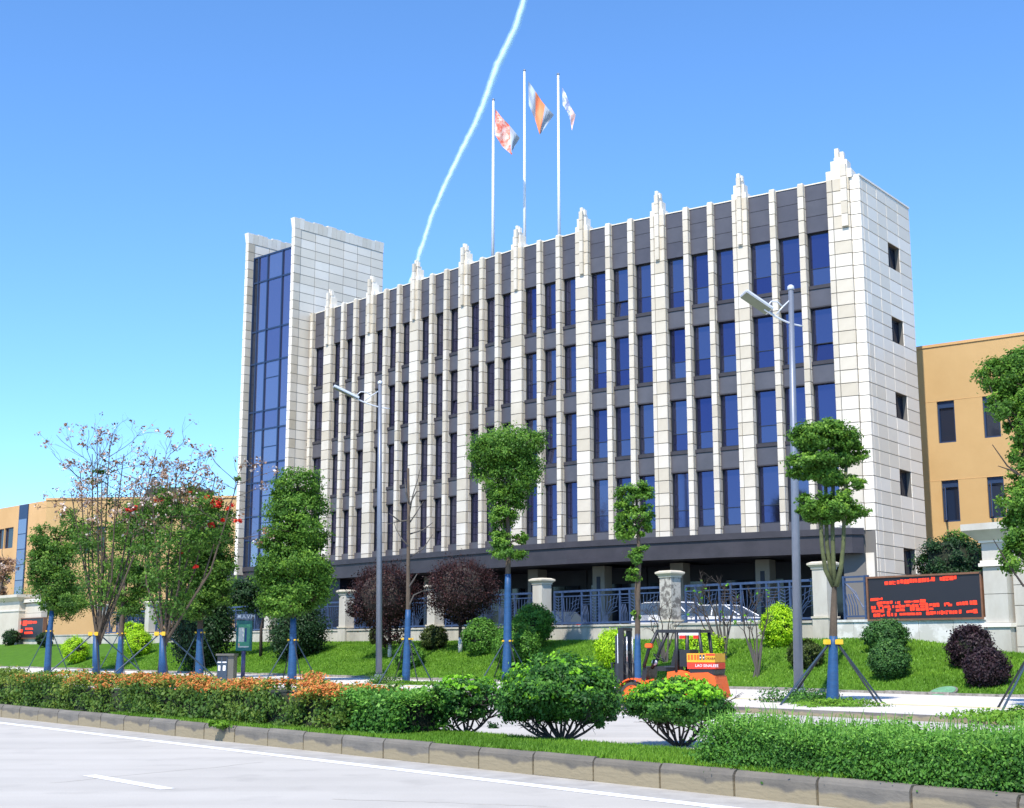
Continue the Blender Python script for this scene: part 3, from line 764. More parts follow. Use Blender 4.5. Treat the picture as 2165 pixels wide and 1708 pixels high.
flagpole(1043,213,84,'leftmost and shortest white flagpole above the roof',
  lambda Y: cloth(Y,[[(1047,230),(1047,285)],[(1058,245),(1062,310)],[(1080,268),(1083,328)],[(1099,292),(1081,322)]],lambda a,b: flag_g if a>.62 and b<.86 else flag_r),
  'red and white flag drooping from the leftmost flagpole')
flagpole(1108.7,151,86,'tallest white flagpole in the middle of the three',
  lambda Y: cloth(Y,[[(1117,171),(1118,222)],[(1130,190),(1131,252)],[(1146,215),(1141,285)],[(1171,243),(1145,280)]],lambda a,b: flag_o if .33<a<.72 else flag_g),
  'grey flag with a broad orange band on the middle flagpole')
flagpole(1180,159,84,'white flagpole furthest right above the roof',
  lambda Y: cloth(Y,[[(1188,183),(1190,222)],[(1197,200),(1201,240)],[(1206,225),(1206,256)],[(1217,243),(1209,276)]],lambda a,b: flag_p if a>.66 else flag_b,amp=.08),
  'narrow blue and white flag with a pink tail on the rightmost flagpole')

# contrail far away in the sky
pts=[];rad=[]
for (u,v,r) in [(1118,-30,6.2),(1090,60,6.2),(1052,138,6.6),(1022,222,6.0),(1003,268,5.4),(975,322,5.4),(942,390,5),(915,452,4.5),(900,500,4.5),(888,535,5),(878,570,3.4),(862,606,1.6)]:
    q=W(u,v,2600); pts.append(q); rad.append(r*1.3*2600/FD)
# subdivide with ragged edge
P2=[];R2=[]
for i in range(len(pts)-1):
    for k in range(7):
        t=k/7; P2.append(pts[i].lerp(pts[i+1],t)+Vector((random.gauss(0,.35),0,random.gauss(0,.3)))); R2.append((rad[i]*(1-t)+rad[i+1]*t)*random.uniform(.95,1.05))
def softmat(name,lo,hi):
    m=mat(name,(.80,1.0,1.0),rough=1); n=m.node_tree; L=n.links; P=n.nodes['Principled BSDF']
    tc=n.nodes.new('ShaderNodeTexCoord'); t=n.nodes.new('ShaderNodeTexNoise'); t.inputs['Scale'].default_value=.06; t.inputs['Detail'].default_value=8
    L.new(tc.outputs['Object'],t.inputs[0]); q=n.nodes.new('ShaderNodeMapRange'); q.inputs[1].default_value=.3; q.inputs[2].default_value=.7; q.inputs[3].default_value=lo; q.inputs[4].default_value=hi
    L.new(t.outputs[0],q.inputs[0]); L.new(q.outputs[0],P.inputs['Alpha']); return m
cA=softmat('contrail_core',.35,.62); cB=softmat('contrail_edge',.08,.26); cC=softmat('contrail_wisp',.04,.18)
ct=thing('contrail',P2[len(P2)//2],'long thin white contrail slanting across the blue sky','contrail')
for nm_,mm_,k_ in (('core',cA,.62),('edge',cB,.9),('wisp',cC,1.2)):
    q=MB(); q.tube(P2,[x*k_ for x in R2],mm_,12); q.build(nm_,ct,True)

# ================================================================ YELLOW BUILDINGS
yb=thing('yellow_building',W(2200,1370,82),'plain ochre rendered building with dark blue windows right of the office block','building')
q0=Vector((22.0,78.5,0)); qd=Vector((.79,-.613,0)).normalized(); qo=Vector((qd.y,-qd.x,0))
# window columns found from the photo
def on_wall(u,v,p,d):
    a,b=ray(u,v); # (a*Y,Y)=p+d*t
    # a*(p.y+d.y t)=p.x+d.x t
    t=(a*p.y-p.x)/(d.x-a*d.y); Y=p.y+d.y*t; return t,EYE+b*Y
def wall_with_windows(name,p,d,o,length,z0,z1,wn,m,parent,thick=.4):
    xs=sorted({0,length}|{a for w_ in wn for a in (w_[0],w_[1])}); zs=sorted({z0,z1}|{a for w_ in wn for a in (w_[2],w_[3])})
    mb=MB()
    for i in range(len(xs)-1):
        zst=zs[0]
        for j in range(len(zs)-1):
            cx=(xs[i]+xs[i+1])/2; cz=(zs[j]+zs[j+1])/2
            if any(w_[0]<cx<w_[1] and w_[2]<cz<w_[3] for w_ in wn):
                if zs[j]>zst: fbox(mb,p,d,o,xs[i],xs[i+1],-thick,0,zst,zs[j],m)
                zst=zs[j+1]
        if zs[-1]>zst: fbox(mb,p,d,o,xs[i],xs[i+1],-thick,0,zst,zs[-1],m)
    mb.build(name,parent)
wn=[]; opened=[]
for (u0,v0,u1,v1) in [(1980,850,2022,934),(2076,838,2117,923),(2170,826,2212,912),(1990,1017,2031,1102),(2086,1008,2127,1094),(2182,1000,2222,1086)]:
    t0,za=on_wall(u0,(v0+v0)/2,q0,qd); t1,zb=on_wall(u1,v1,q0,qd); wn.append((t0,t1,zb,za))
WZ=on_wall(1980,740,q0,qd)[1]
t_top,z_top=on_wall(2165,707,q0,qd); t0_,z0_=on_wall(1945,739,q0,qd)
zY=(z_top+z0_)/2
wall_with_windows('wall',q0,qd,qo,22,1.0,zY,wn,ochre,yb)
for i,(a0,a1,b0,b1) in enumerate(wn):
    f=MB(); t=.09
    fbox(f,q0,qd,qo,a0,a0+t,-.3,-.12,b0,b1,mull); fbox(f,q0,qd,qo,a1-t,a1,-.3,-.12,b0,b1,mull); fbox(f,q0,qd,qo,a0+t,a1-t,-.3,-.12,b0,b0+t,mull); fbox(f,q0,qd,qo,a0+t,a1-t,-.3,-.12,b1-.38,b1,mull)
    fw=f.build('window',yb); p=MB(); fbox(p,q0,qd,qo,a0+t,a1-t,-.25,-.22,b0+t,b1-.38,glass_d); p.build('pane',fw)
    if i>2:
        # open sash hinged at left, leaning out
        sd=(qd*.45+qo*.9).normalized(); so_=Vector((sd.y,-sd.x,0)); s=MB(); p0=q0+qd*(a0+.05)+qo*(-.1)
        fbox(s,p0,sd,so_,0,.75,-.05,0,b0+.05,b0+.14,mull); fbox(s,p0,sd,so_,0,.75,-.05,0,b1-.5,b1-.41,mull); fbox(s,p0,sd,so_,0,.08,-.05,0,b0+.14,b1-.5,mull); fbox(s,p0,sd,so_,.67,.75,-.05,0,b0+.14,b1-.5,mull)
        fbox(s,p0,sd,so_,.08,.67,-.035,-.02,b0+.14,b1-.5,glass_t); s.build('sash',fw)
        s=MB(); fbox(s,q0,qd,qo,a0+.35,a1-t,-.55,-.30,b1-.62,b1-.42,steelw); s.build('blind',fw)
m=MB(); fbox(m,q0,qd,qo,-.05,22.05,-.5,.06,zY+.002,zY+.16,ochre2); m.build('coping',yb)
m=MB(); fbox(m,q0,qd,qo,0,22,-9,-.42,1.0,zY-.3,ochre); m.build('rear_block',yb)
for z in (wn[0][3]+.02,wn[3][3]+.02):
    m=MB(); fbox(m,q0,qd,qo,.01,21.9,-.02,.012,z,z+.03,ochre2); m.build('band',yb)

# left ochre building
lb=thing('yellow_building',W(230,1370,150),'long tan building with narrow blue windows and a dark roof drum at the left','building')
l0=W(80,1370,150); l0.z=0; ld=Vector((1,-.12,0)).normalized(); lo=Vector((ld.y,-ld.x,0))
def LW(u,v): return on_wall(u,v,l0,ld)
zt=LW(250,1056)[1]
wn=[]
for (u0,v0,u1,v1) in [(178,1113,190,1170),(204,1113,220,1165),(250,1180,262,1240),(300,1110,312,1165),(420,1130,436,1190)]:
    a0,z1=LW(u0,v0); a1,z0=LW(u1,v1); wn.append((a0,a1,z0,z1))
wall_with_windows('wall',l0,ld,lo,27,0,zt,wn,ochre,lb)
for (a0,a1,b0,b1) in wn:
    f=MB(); fbox(f,l0,ld,lo,a0,a1,-.35,-.2,b0,b0+.1,mull); fbox(f,l0,ld,lo,a0,a1,-.35,-.2,b1-.1,b1,mull); fbox(f,l0,ld,lo,a0,a0+.1,-.35,-.2,b0+.1,b1-.1,mull); fbox(f,l0,ld,lo,a1-.1,a1,-.35,-.2,b0+.1,b1-.1,mull)
    fw=f.build('window',lb); p=MB(); fbox(p,l0,ld,lo,a0+.1,a1-.1,-.3,-.27,b0+.1,b1-.1,glass_d); p.build('pane',fw)
m=MB(); fbox(m,l0,ld,lo,-.1,27.1,-10,.1,zt+.002,zt+.25,ochre2); m.build('coping',lb)
m=MB(); fbox(m,l0,ld,lo,0,27,-10,-.42,0,zt-.2,ochre); m.build('rear_block',lb)
# left wing turning away
w0=l0-ld*.0; wd_=Vector((-.78,-.63,0)).normalized()
w1=W(-60,1370,163); w1.z=0
wdir=(l0-w1).normalized(); wo2=Vector((wdir.y,-wdir.x,0)); wl=(l0-w1).length
def LW2(u,v): return on_wall(u,v,w1,wdir)
zt2=zt
wn=[]
for (u0,v0,u1,v1) in [(-5,1120,6,1160),(10,1117,26,1158)]:
    a0,z1=LW2(u0,v0); a1,z0=LW2(u1,v1); wn.append((a0,a1,z0,z1))
wall_with_windows('wall',w1,wdir,wo2,wl,0,zt2,wn,ochre2,lb)
a0,_=LW2(44,1060); a1,_=LW2(62,1060)
m=MB(); fbox(m,w1,wdir,wo2,a0,a1,.0,.12,2,zt2-.05,mull); m.build('glazed_strip',lb)
for k in range(9):
    p=MB(); fbox(p,w1,wdir,wo2,a0+.12,a1-.12,.12,.14,2.2+k*1.75,3.85+k*1.75,glass_t); 
    if 3.85+k*1.75<zt2: p.build('pane',lb)
for (a0,a1,b0,b1) in wn:
    f=MB(); fbox(f,w1,wdir,wo2,a0,a1,-.35,-.2,b0,b0+.1,mull); fbox(f,w1,wdir,wo2,a0,a1,-.35,-.2,b1-.1,b1,mull); fbox(f,w1,wdir,wo2,a0,a0+.1,-.35,-.2,b0+.1,b1-.1,mull); fbox(f,w1,wdir,wo2,a1-.1,a1,-.35,-.2,b0+.1,b1-.1,mull)
    fw=f.build('window',lb); p=MB(); fbox(p,w1,wdir,wo2,a0+.1,a1-.1,-.3,-.27,b0+.1,b1-.1,glass_d); p.build('pane',fw)
m=MB(); fbox(m,w1,wdir,wo2,0,wl,-6,-.42,0,zt2-.2,ochre2); m.build('rear_block',lb)
dc=W(362,1060,154); m=MB(); rr=(435-288)/2*154/FD
m.tube([(dc.x,dc.y+rr,zt-1),(dc.x,dc.y+rr,zt+1.95),],[rr,rr],darkroof,32); m.tube([(dc.x,dc.y+rr,zt+1.952),(dc.x,dc.y+rr,zt+2.15)],[rr*.98,rr*.6],darkroof,32)
for k in range(18):
    an=math.pi+math.pi*k/17; m.box(dc.x+rr*math.cos(an)-.1,dc.x+rr*math.cos(an)+.1,dc.y+rr+rr*math.sin(an)-.1,dc.y+rr+rr*math.sin(an)+.05,zt,zt+1.5,frame)
m.build('roof_drum',lb)

# ================================================================ FENCE
pil_s=[-19.57-9.07*k for k in range(6,-1,-1)]+[-10.6,-1.9]
def wall_base(s): return lawn_top(s)-.35
# low wall pieces between the pillars
fw_=thing('fence_wall',SN(-30,7.2,1.5),'low weathered stone wall with coping along the top of the lawn','wall')
pos=[-100]+pil_s+[5.6]
for i in range(len(pos)-1):
    a0,a1=pos[i],pos[i+1]; n_=max(1,int((a1-a0)/1.5)); st=(a1-a0)/n_
    last=i>=len(pos)-2
    for k in range(n_):
        s0=a0+k*st; s1=s0+st; zt0=2.62; 
        m=MB(); longbox(m,s0+.008,s1-.008,7.0,7.35,lawn_top(s0)-.6,zt0,wallw if (last) else wallc); m.build('wall_block',fw_)
    m=MB(); longbox(m,a0+.01,a1-.01,6.94,7.40,2.625,2.72,wallw if last else wallc); m.build('coping',fw_)
# pillars
def pillar(s,mm,label):
    t=thing('fence_pillar',SN(s+.48,7.2,lawn_top(s)),label,'pillar','stone pillars along the fence')
    m=MB(); longbox(m,s+.04,s+.84,6.84,7.56,lawn_top(s)-.6,2.80,wallc); m.build('plinth',t)
    m=MB(); longbox(m,s,s+.88,6.80,7.60,2.802,2.88,tan); m.build('base_band',t)
    m=MB(); longbox(m,s+.08,s+.80,6.88,7.52,2.882,4.80,mm); m.build('shaft',t)
    m=MB(); longbox(m,s+.04,s+.84,6.84,7.56,4.802,4.87,tan)
    def cq(e0,z0,e1,z1): m.hexa([SN(s+.08-e0,6.88-e0,z0),SN(s+.80+e0,6.88-e0,z0),SN(s+.80+e0,7.52+e0,z0),SN(s+.08-e0,7.52+e0,z0),SN(s+.08-e1,6.88-e1,z1),SN(s+.80+e1,6.88-e1,z1),SN(s+.80+e1,7.52+e1,z1),SN(s+.08-e1,7.52+e1,z1)],tan)
    cq(.04,4.871,.15,4.98); cq(.15,4.981,.15,5.05); cq(.15,5.051,.0,5.12)
    m.build('cap',t)
labs=['pale fence pillar furthest left, half hidden behind the flowering trees','pale fence pillar between the yellow green ball bushes and the flowering tree','fence pillar hidden behind the dark bush at the left','fence pillar behind the noticeboard','bright pillar between the tall green tree and the purple tree','pale fence pillar partly behind the two purple trees','pale pillar with a chipped cap left of the ornamental fence','mottled vine stained pillar behind the forklift mast','clean white pillar between the street lamp and the screen']
for s,l,i in zip(pil_s,labs,range(9)): pillar(s-.44,pillarv if i==7 else pillarw,l)
# one fence section (8.1 m) with its parts, then copies
FL=8.05; s0=pil_s[6]+.94
sec=thing('iron_fence',SN(s0,7.2,2.72),'blue ornamental iron fence section left of the stained pillar with a dark car behind','fence','blue iron fence sections')
def fp(s,z,n=0): return SN(s0+s,7.2+n,2.72+z)
def sbar(pts,r=.017,name='bar'):
    m=MB(); m.tube([fp(x,z) for x,z in pts],r,ironb,5); m.build(name,sec)
for z,h in ((.10,.045),(1.42,.03),(1.66,.05)):
    m=MB(); longbox(m,s0,s0+FL,7.16,7.24,2.72+z-h,2.72+z+h,ironb); m.build('rail',sec)
mod=FL/3
bars=[]
for k in range(3):
    x0=k*mod
    for x in (x0+.03,x0+.62,x0+2.05 if k<2 else x0+2.05): 
        m=MB(); longbox(m,s0+x-.035,s0+x+.035,7.155,7.245,2.72,2.72+1.62,ironb); m.build('post',sec)
    # chevrons
    for j in range(8):
        z=.22+j*.145; bars.append([(x0+.08,z+.10),(x0+.33,z),(x0+.58,z+.10)])
    bars.append([(x0+.33,.1),(x0+.33,1.42)])
    # fan of curved bars
    xa=x0+.70
    for j in range(6): 
        q=j/5; bars.append([(xa+.10+.08*j,.12),(xa+.16+.07*j-.02,.45),(xa+.05+.20*j,.85),(xa+.0+.26*j-.1*q,1.40)])
    for j in range(4): bars.append([(xa+.55,.3+.25*j),(xa+.75+.05*j,.55+.22*j),(xa+1.15,.65+.2*j)])
    # arching reeds
    xb=x0+2.1
    for j in range(5): bars.append([(xb+.10*j,.12),(xb+.10*j+.02,.5),(xb+.10*j-.10,.95)])
    for j in range(3): bars.append([(xb-.0,1.0+.12*j),(xb+.55,1.0+.12*j)])
for b_ in bars: sbar(b_)
seclabs={0:'blue iron fence section behind the clump of flowering trees',1:'blue iron fence section left of the pillar at the yellow green ball bushes',2:'blue iron fence section mostly hidden behind the large dark bush',3:'blue iron fence section behind the noticeboard',4:'blue iron fence section right of the tall green tree',5:'blue iron fence section behind the purple trees',7:'blue iron fence section behind bare dark shrubs with a white car behind'}
for i in (0,1,2,3,4,5,7):
    c=copy_tree(sec); c.location=SN(pil_s[i]+.94,7.2,2.72); c['label']=seclabs[i]
    if i==7:
        pass
# short section right of the last pillar
gs=thing('iron_gate',SN(-.9,7.2,2.72),'short blue iron fence panel with curved reeds beside the black screen','fence')
x0=-.96; 
for x in (x0,x0+1.02-.0,.18):
    m=MB(); longbox(m,x,x+.08,7.14,7.26,2.72,4.48,ironb); m.build('post',gs)
for z in (2.82,4.20,4.40):
    m=MB(); longbox(m,x0+.08,.18,7.17,7.23,z,z+.07,ironb); m.build('rail',gs)
for j in range(7):
    m=MB(); pts=[(x0+.15+.13*j,2.9),(x0+.13+.13*j,3.3),(x0+.05+.12*j-.05,3.75)] if j<5 else [(x0+.1,4.2),(x0+.5+.1*(j-5),3.8),(x0+.95,3.2-.1*(j-5))]
    m.tube([SN(a_,7.2,b_) for a_,b_ in pts],.025,ironb,5); m.build('bar',gs)

# LED screen on the right
def screen(s0,s1,z0,z1,name_lab,blocks,n0=6.95):
    t=thing('led_screen',SN((s0+s1)/2,n0,z0),name_lab,'screen')
    m=MB(); longbox(m,s0,s1,n0,n0+.25,z0,z1,led_b); m.build('display',t)
    fr=.07
    for (a_,b_,c_,d__) in [(s0-fr,s1+fr,z1,z1+fr),(s0-fr,s1+fr,z0-fr,z0),(s0-fr,s0,z0,z1),(s1,s1+fr,z0,z1)]:
        m=MB(); longbox(m,a_,b_,n0-.05,n0+.28,c_,d__,led_f); m.build('frame_bar',t)
    m=MB()
    for (x0,x1,y0,y1) in blocks:
        a_=s0+(s1-s0)*x0; b_=s0+(s1-s0)*x1; c_=z1-(z1-z0)*y1; d__=z1-(z1-z0)*y0
        sk=(b_-a_)*random.uniform(-.12,.12); k2=(d__-c_)*random.uniform(-.1,.1); nn=n0-.012
        m.add([SN(a_,nn,c_),SN(b_,nn,c_+k2),SN(b_+sk,nn,d__),SN(a_+sk*.4,nn,d__-k2)],[(0,1,2,3)],led_r)
    o=m.build('lettering',t); o['kind']='stuff'
    for x in (s0+.5,s1-.5):
        m=MB(); longbox(m,x,x+.1,n0+.08,n0+.2,z0-.5,z0-fr-.002,fk); m.build('bracket',t)
    return t
BK=[]
def row(px):  # px: (x0,x1,y0,y1) in measured units of the screen crop
    for (a_,b_,c_,d__) in px: BK.append(((a_-590)/1200,(b_-590)/1200,(c_-842)/448,(d__-842)/448))
row([(780,820,882,920),(828,862,880,918),(868,880,880,918),(884,906,882,890),(886,904,912,920),(888,900,896,902),(916,944,876,914),(955,985,870,908),(992,1020,868,918),(1022,1052,870,918),(1056,1082,866,904),(1088,1108,866,908),(1112,1140,868,904),(1148,1180,866,908),(1186,1210,862,908),(1214,1238,862,906),(1248,1266,862,906),(1272,1284,882,900),(1288,1326,858,898),
 (1380,1402,862,896),(1406,1432,856,900),(1436,1476,852,872),(1438,1470,878,900),(1480,1520,852,898),(1524,1552,850,890)])
row([(610,700,1058,1090),(704,724,1062,1082),(730,748,1056,1080),(680,742,1098,1132),(750,780,1098,1126),(788,818,1100,1130),(826,856,1094,1126),(888,896,1106,1128),(908,940,1100,1132),(990,1060,1098,1122),(1064,1082,1102,1116),(1088,1150,1096,1122),(1156,1214,1090,1124)])
row([(614,640,1148,1180),(646,664,1146,1180),(620,652,1188,1216),(656,700,1192,1216),(704,760,1188,1216),(690,750,1136,1152),(700,712,1156,1180),(742,756,1156,1184),(764,832,1144,1170),(800,836,1172,1200),(790,822,1204,1250),(852,872,1144,1172),(888,920,1146,1174),(926,946,1134,1178),(950,992,1144,1170),(890,930,1186,1212),(936,990,1182,1208),(1002,1040,1134,1160),(1046,1066,1148,1206),(1070,1096,1134,1206),(1104,1140,1138,1170),(1108,1150,1176,1208),(1150,1208,1132,1150),(1158,1204,1156,1176),(1156,1204,1182,1208),(1212,1244,1130,1206),(1250,1284,1134,1164),(1252,1296,1180,1202),(1290,1326,1134,1172),(1330,1360,1132,1170),
 (1410,1426,1132,1168),(1430,1466,1130,1150),(1450,1490,1146,1168),(1538,1566,1130,1164),(1570,1590,1128,1160),(1596,1622,1126,1160),(1628,1656,1122,1160),(1672,1700,1120,1158),(1704,1746,1116,1160)])
row([(636,672,1230,1266),(678,712,1228,1264),(722,744,1244,1262),(748,764,1236,1258),(794,826,1226,1260),(838,856,1228,1260),(876,896,1226,1264),(930,960,1230,1254),(962,1000,1228,1254),(1004,1050,1228,1254),(1054,1100,1228,1254),(1106,1136,1228,1254),(1142,1166,1226,1254),(1216,1256,1220,1256),(1260,1290,1218,1254),(1294,1320,1218,1250),(1330,1344,1218,1252),(1352,1366,1216,1252),(1372,1392,1214,1254),(1396,1412,1218,1250),(1418,1450,1214,1224),(1420,1440,1230,1252),(1456,1490,1216,1248),(1494,1510,1216,1250),(1514,1540,1216,1248),(1556,1582,1208,1250),(1634,1664,1218,1244),(1668,1700,1214,1240),(1704,1746,1204,1250)])
random.seed(3)
screen(.42,5.36,2.72,4.32,'black LED screen with rows of red glowing characters in a copper frame',BK)
random.seed(11)
# right gate pier and wall
def zt_n(u,v,n):
    a_,b_=ray(u,v); Y=(n+8.6*.766+50*.643)/(.766*a_+.643); return EYE+b_*Y
gp=thing('gate_pier',SN(6.1,6.9,1.2),'tall pale stone gate pier with a wide moulded cap right of the screen','pier')
ps,pe=5.55,6.5; pn0,pn1=6.82,7.6
zb=.9
m=MB(); longbox(m,ps-.05,pe+.05,pn0-.05,pn1+.05,zb,2.35,pillarw); m.build('plinth',gp)
m=MB(); longbox(m,ps-.12,pe+.12,pn0-.12,pn1+.12,2.352,2.50,stone_w); m.build('band',gp)
zz=[2.502,3.55,4.55]
for i in range(2):
    m=MB(); longbox(m,ps+.01,pe-.01,pn0+.01,pn1-.01,zz[i]+.01,zz[i+1]-.01,pillarw); m.build('stone_block',gp)
m=MB(); longbox(m,ps+.04,pe-.04,pn0+.04,pn1-.04,2.51,5.6,joint); m.build('core',gp)
m=MB(); longbox(m,ps-.1,pe+.1,pn0-.1,pn1+.1,4.56,4.68,stone_w); longbox(m,ps-.05,pe+.05,pn0-.05,pn1+.05,4.682,4.78,stone_w); m.build('band',gp)
m=MB(); longbox(m,ps+.01,pe-.01,pn0+.01,pn1-.01,4.79,5.42,pillarw); m.build('stone_block',gp)
m=MB(); longbox(m,ps-.06,pe+.06,pn0-.06,pn1+.06,5.43,5.52,stone_w)
def ring(e0,z0,e1,z1,ss=(ps,pe),nn=(pn0,pn1),mm=pillarw):
    m.hexa([SN(ss[0]-e0,nn[0]-e0,z0),SN(ss[1]+e0,nn[0]-e0,z0),SN(ss[1]+e0,nn[1]+e0,z0),SN(ss[0]-e0,nn[1]+e0,z0),SN(ss[0]-e1,nn[0]-e1,z1),SN(ss[1]+e1,nn[0]-e1,z1),SN(ss[1]+e1,nn[1]+e1,z1),SN(ss[0]-e1,nn[1]+e1,z1)],mm)
ring(.1,5.522,.40,5.80); ring(.40,5.801,.50,5.88); ring(.50,5.881,.50,6.12); m.build('cap',gp)
gw_=thing('gate_wall',SN(9,7.2,1),'pale block wall running right from the gate pier','wall')
m=MB(); longbox(m,pe+.12,16,7.15,7.5,.8,5.35,joint); m.build('core',gw_)
for r in range(6):
    for k in range(5):
        x=pe+.10+k*1.5; m=MB(); longbox(m,x+.012,x+1.49,7.06,7.15,.9+r*.74+.012,.9+(r+1)*.74-.012,pillarw); m.build('stone_block',gw_)
m=MB(); longbox(m,pe+.1,16,7.0,7.6,5.36,5.55,stone_w); m.build('coping',gw_)

# left gate house piers + screen
lg=thing('gate_pier',SN(-88,6.5,2),'grey stone gate pier with moulded cap at the far left edge','pier')
def SNu(u,n):  # s on line n for photo column u
    a_=ray(u,1400)[0]; Y=(n+8.6*.766+50*.643)/(.766*a_+.643); return (a_*Y-8.6)*.643-(Y-50)*.766
s_l0=SNu(-30,6.8); s_l1=SNu(38,6.8)
m=MB(); longbox(m,s_l0,s_l1,6.6,7.9,1.6,5.8,stone,.4); m.build('shaft',lg)
m=MB(); ps,pe,pn0,pn1=s_l0,s_l1,6.6,7.9
m=MB(); ring(.05,5.802,.45,6.15,(s_l0,s_l1),(6.6,7.9),stone); ring(.45,6.151,.45,6.4,(s_l0,s_l1),(6.6,7.9),stone); m.build('cap',lg)
m=MB(); longbox(m,s_l0-.08,s_l1+.08,6.52,8.0,4.9,5.05,stone,.2); m.build('band',lg)
lw2=thing('gate_wall',SN(s_l1+3,7.2,2),'grey block wall under a cornice behind the left screen','wall')
s_e=SNu(82,7.2)
for r in range(4):
    m=MB(); longbox(m,s_l1+.02,s_e,7.15,7.7,2.0+r*.9,2.0+(r+1)*.9-.02,stone,.3); m.build('stone_block',lw2)
m=MB(); longbox(m,s_l1+.02,s_e+.2,6.9,7.9,5.65,5.95,stone,.4); m.build('coping',lw2)
BL2=[(.05,.22,.12,.30),(.27,.42,.10,.36),(.44,.60,.12,.28),(.62,.78,.14,.26),(.05,.28,.55,.72),(.38,.66,.48,.58),(.36,.66,.68,.80)]
screen(SNu(28,6.9)+.1,SNu(88,6.9),2.5,4.2,'small black LED screen with red characters beside the left gate pier',BL2,n0=6.85)

# ================================================================ STREET LAMPS
def lamp(ub,vb,vt,ut,label,dirn,roll=0,XS=1.0):
    p=GL(ub,vb); top=W(ut,vt,p.y); H=top.z-p.z
    t=thing('street_lamp',p,label,'street lamp','tall grey street lamps')
    m=MB(); m.tube([p,p.lerp(top,.5),top],[.155,.125,.085],steel,16); m.build('pole',t,True)
    m=MB(); m.tube([p-Vector((0,0,.02)),p+Vector((0,0,.25))],[.24,.2],steel,12); m.build('base_collar',t)
    m=MB(); m.tube([top,top+Vector((0,0,.02)),top+Vector((0,0,.12)),top+Vector((0,0,.17))],[.10,.12,.11,.05],steelw,12); m.build('pole_cap',t,True)
    # arm: curved from right of the pole through it to the lantern (upper left)
    k=p.y/FD
    def q(du,dv,dy=0): return W(ut+du,vt+dv,p.y+dy)+Vector((0,0,0))
    def A(x,z,y=0):
        x=x*XS; return Vector((top.x+x*dirn.x+y*dirn.y,top.y+x*dirn.y-y*dirn.x,top.z+z))
    m=MB(); arm=[A(-.55,-1.22),A(0,-1.12),A(.7,-.82),A(1.15,-.5)]
    pts=[]
    for i in range(13):
        t_=i/12; x=-.5+1.80*t_; z=-1.20+.06*t_+.42*t_**2; pts.append(A(x,z))
    m.tube(pts,[.03+.012*i/12 for i in range(13)],steelw,8); m.build('arm',t,True)
    m=MB(); m.tube([A(.08,-.36),A(.42,-.60),A(.72,-.86)],.028,steelw,6)
    m.tube([A(.42,-.60),A(.68,-.44),A(.95,-.44),A(1.2,-.66)],.026,steelw,6); m.build('brace',t,True)
    # lantern: long flat box tilted
    c0=A(1.06,-.80); LL=(A(2.3,-.26)-c0).length; dd=(A(2.3,-.26)-c0).normalized(); side=Vector((-dirn.y,dirn.x,0)); upv=side.cross(dd).normalized()
    if upv.z<0: upv=-upv
    rl=Matrix.Rotation(roll,3,dd); side=rl@side; upv=rl@upv
    Mx=Matrix(((dd.x,side.x,upv.x,c0.x),(dd.y,side.y,upv.y,c0.y),(dd.z,side.z,upv.z,c0.z),(0,0,0,1)))
    m=MB(); m.bbox(0,LL,-.20,.22,-.03,.09,steelw,b=.025,M=Mx); m.build('lantern',t)
    m=MB(); m.box(.04,LL-.04,-.175,.175,-.045,-.033,lens,M=Mx); m.build('lens',t)
dl=Vector((-.95,-.28,0)).normalized()
LROLL=R(20)
lamp(801,1437,812,803.5,'grey street lamp with slim lantern between the noticeboard and the purple trees',dl)
lamp(1689,1471,613,1672,'tall grey street lamp in front of the right end of the building',dl,LROLL,.76)

# ================================================================ NOTICEBOARD and BIN
p=GL(513,1438); k=p.y/FD
t=thing('noticeboard',p,'teal and green street noticeboard on a purple post beside the litter bin','sign')
def bx(u0,v0,u1,v1,y0,y1,m,name,par=None):
    a_=W(u0,v1,p.y); b_=W(u1,v0,p.y); mb=MB(); mb.bbox(a_.x,b_.x,p.y+y0,p.y+y1,a_.z,b_.z,m,b=.008); return mb.build(name,par or t)
m=MB(); m.tube([p,Vector((p.x,p.y,W(513,1376,p.y).z))],.10,purp,12); m.build('post',t,True)
bd=bx(499,1312,534,1376,-.12,.12,teal,'board')
bx(504,1320,530,1369,-.135,-.121,green,'poster',bd)
bx(505,1327,518,1357,-.142,-.136,cream,'notice',bd); bx(518.5,1328,523,1357,-.142,-.136,navy,'notice',bd); bx(504.5,1360,508,1367,-.142,-.136,peach,'notice',bd); bx(505,1366,527,1369,-.143,-.136,cream,'notice',bd)
hd=bx(501,1298,535,1310,-.16,.16,MATS['grey_lamp_steel'],'header'); bx(504,1301,509,1306,-.168,-.161,textw,'symbol',hd)
me=text_mesh('H.A.V.M',.24); me.materials.append(textw)
c_=W(522,1304,p.y); inst('lettering',me,hd,Matrix.Translation((c_.x,p.y-.165,c_.z))@Matrix.Rotation(R(90),4,'X'))
pb=GL(475,1441); p=pb; t=thing('litter_bin',p,'dark twin litter bin with grey side and white labels beside the noticeboard','litter bin')
bx(459.5,1385,495,1441,-.05,.75,bint,'body'); bx(459,1388,482,1440,-.10,-.051,binb,'front_panel')
bx(457.5,1382,496.5,1386.5,-.16,.85,bint,'lid')
for (u0,u1) in ((461,469),(471,480)):
    bx(u0,1389,u1,1397,-.115,-.101,fk,'opening'); bx(u0,1399,u1,1401.5,-.115,-.101,textw,'label_strip'); bx(u0+1,1407,u1-2,1418,-.112,-.101,textw,'label')

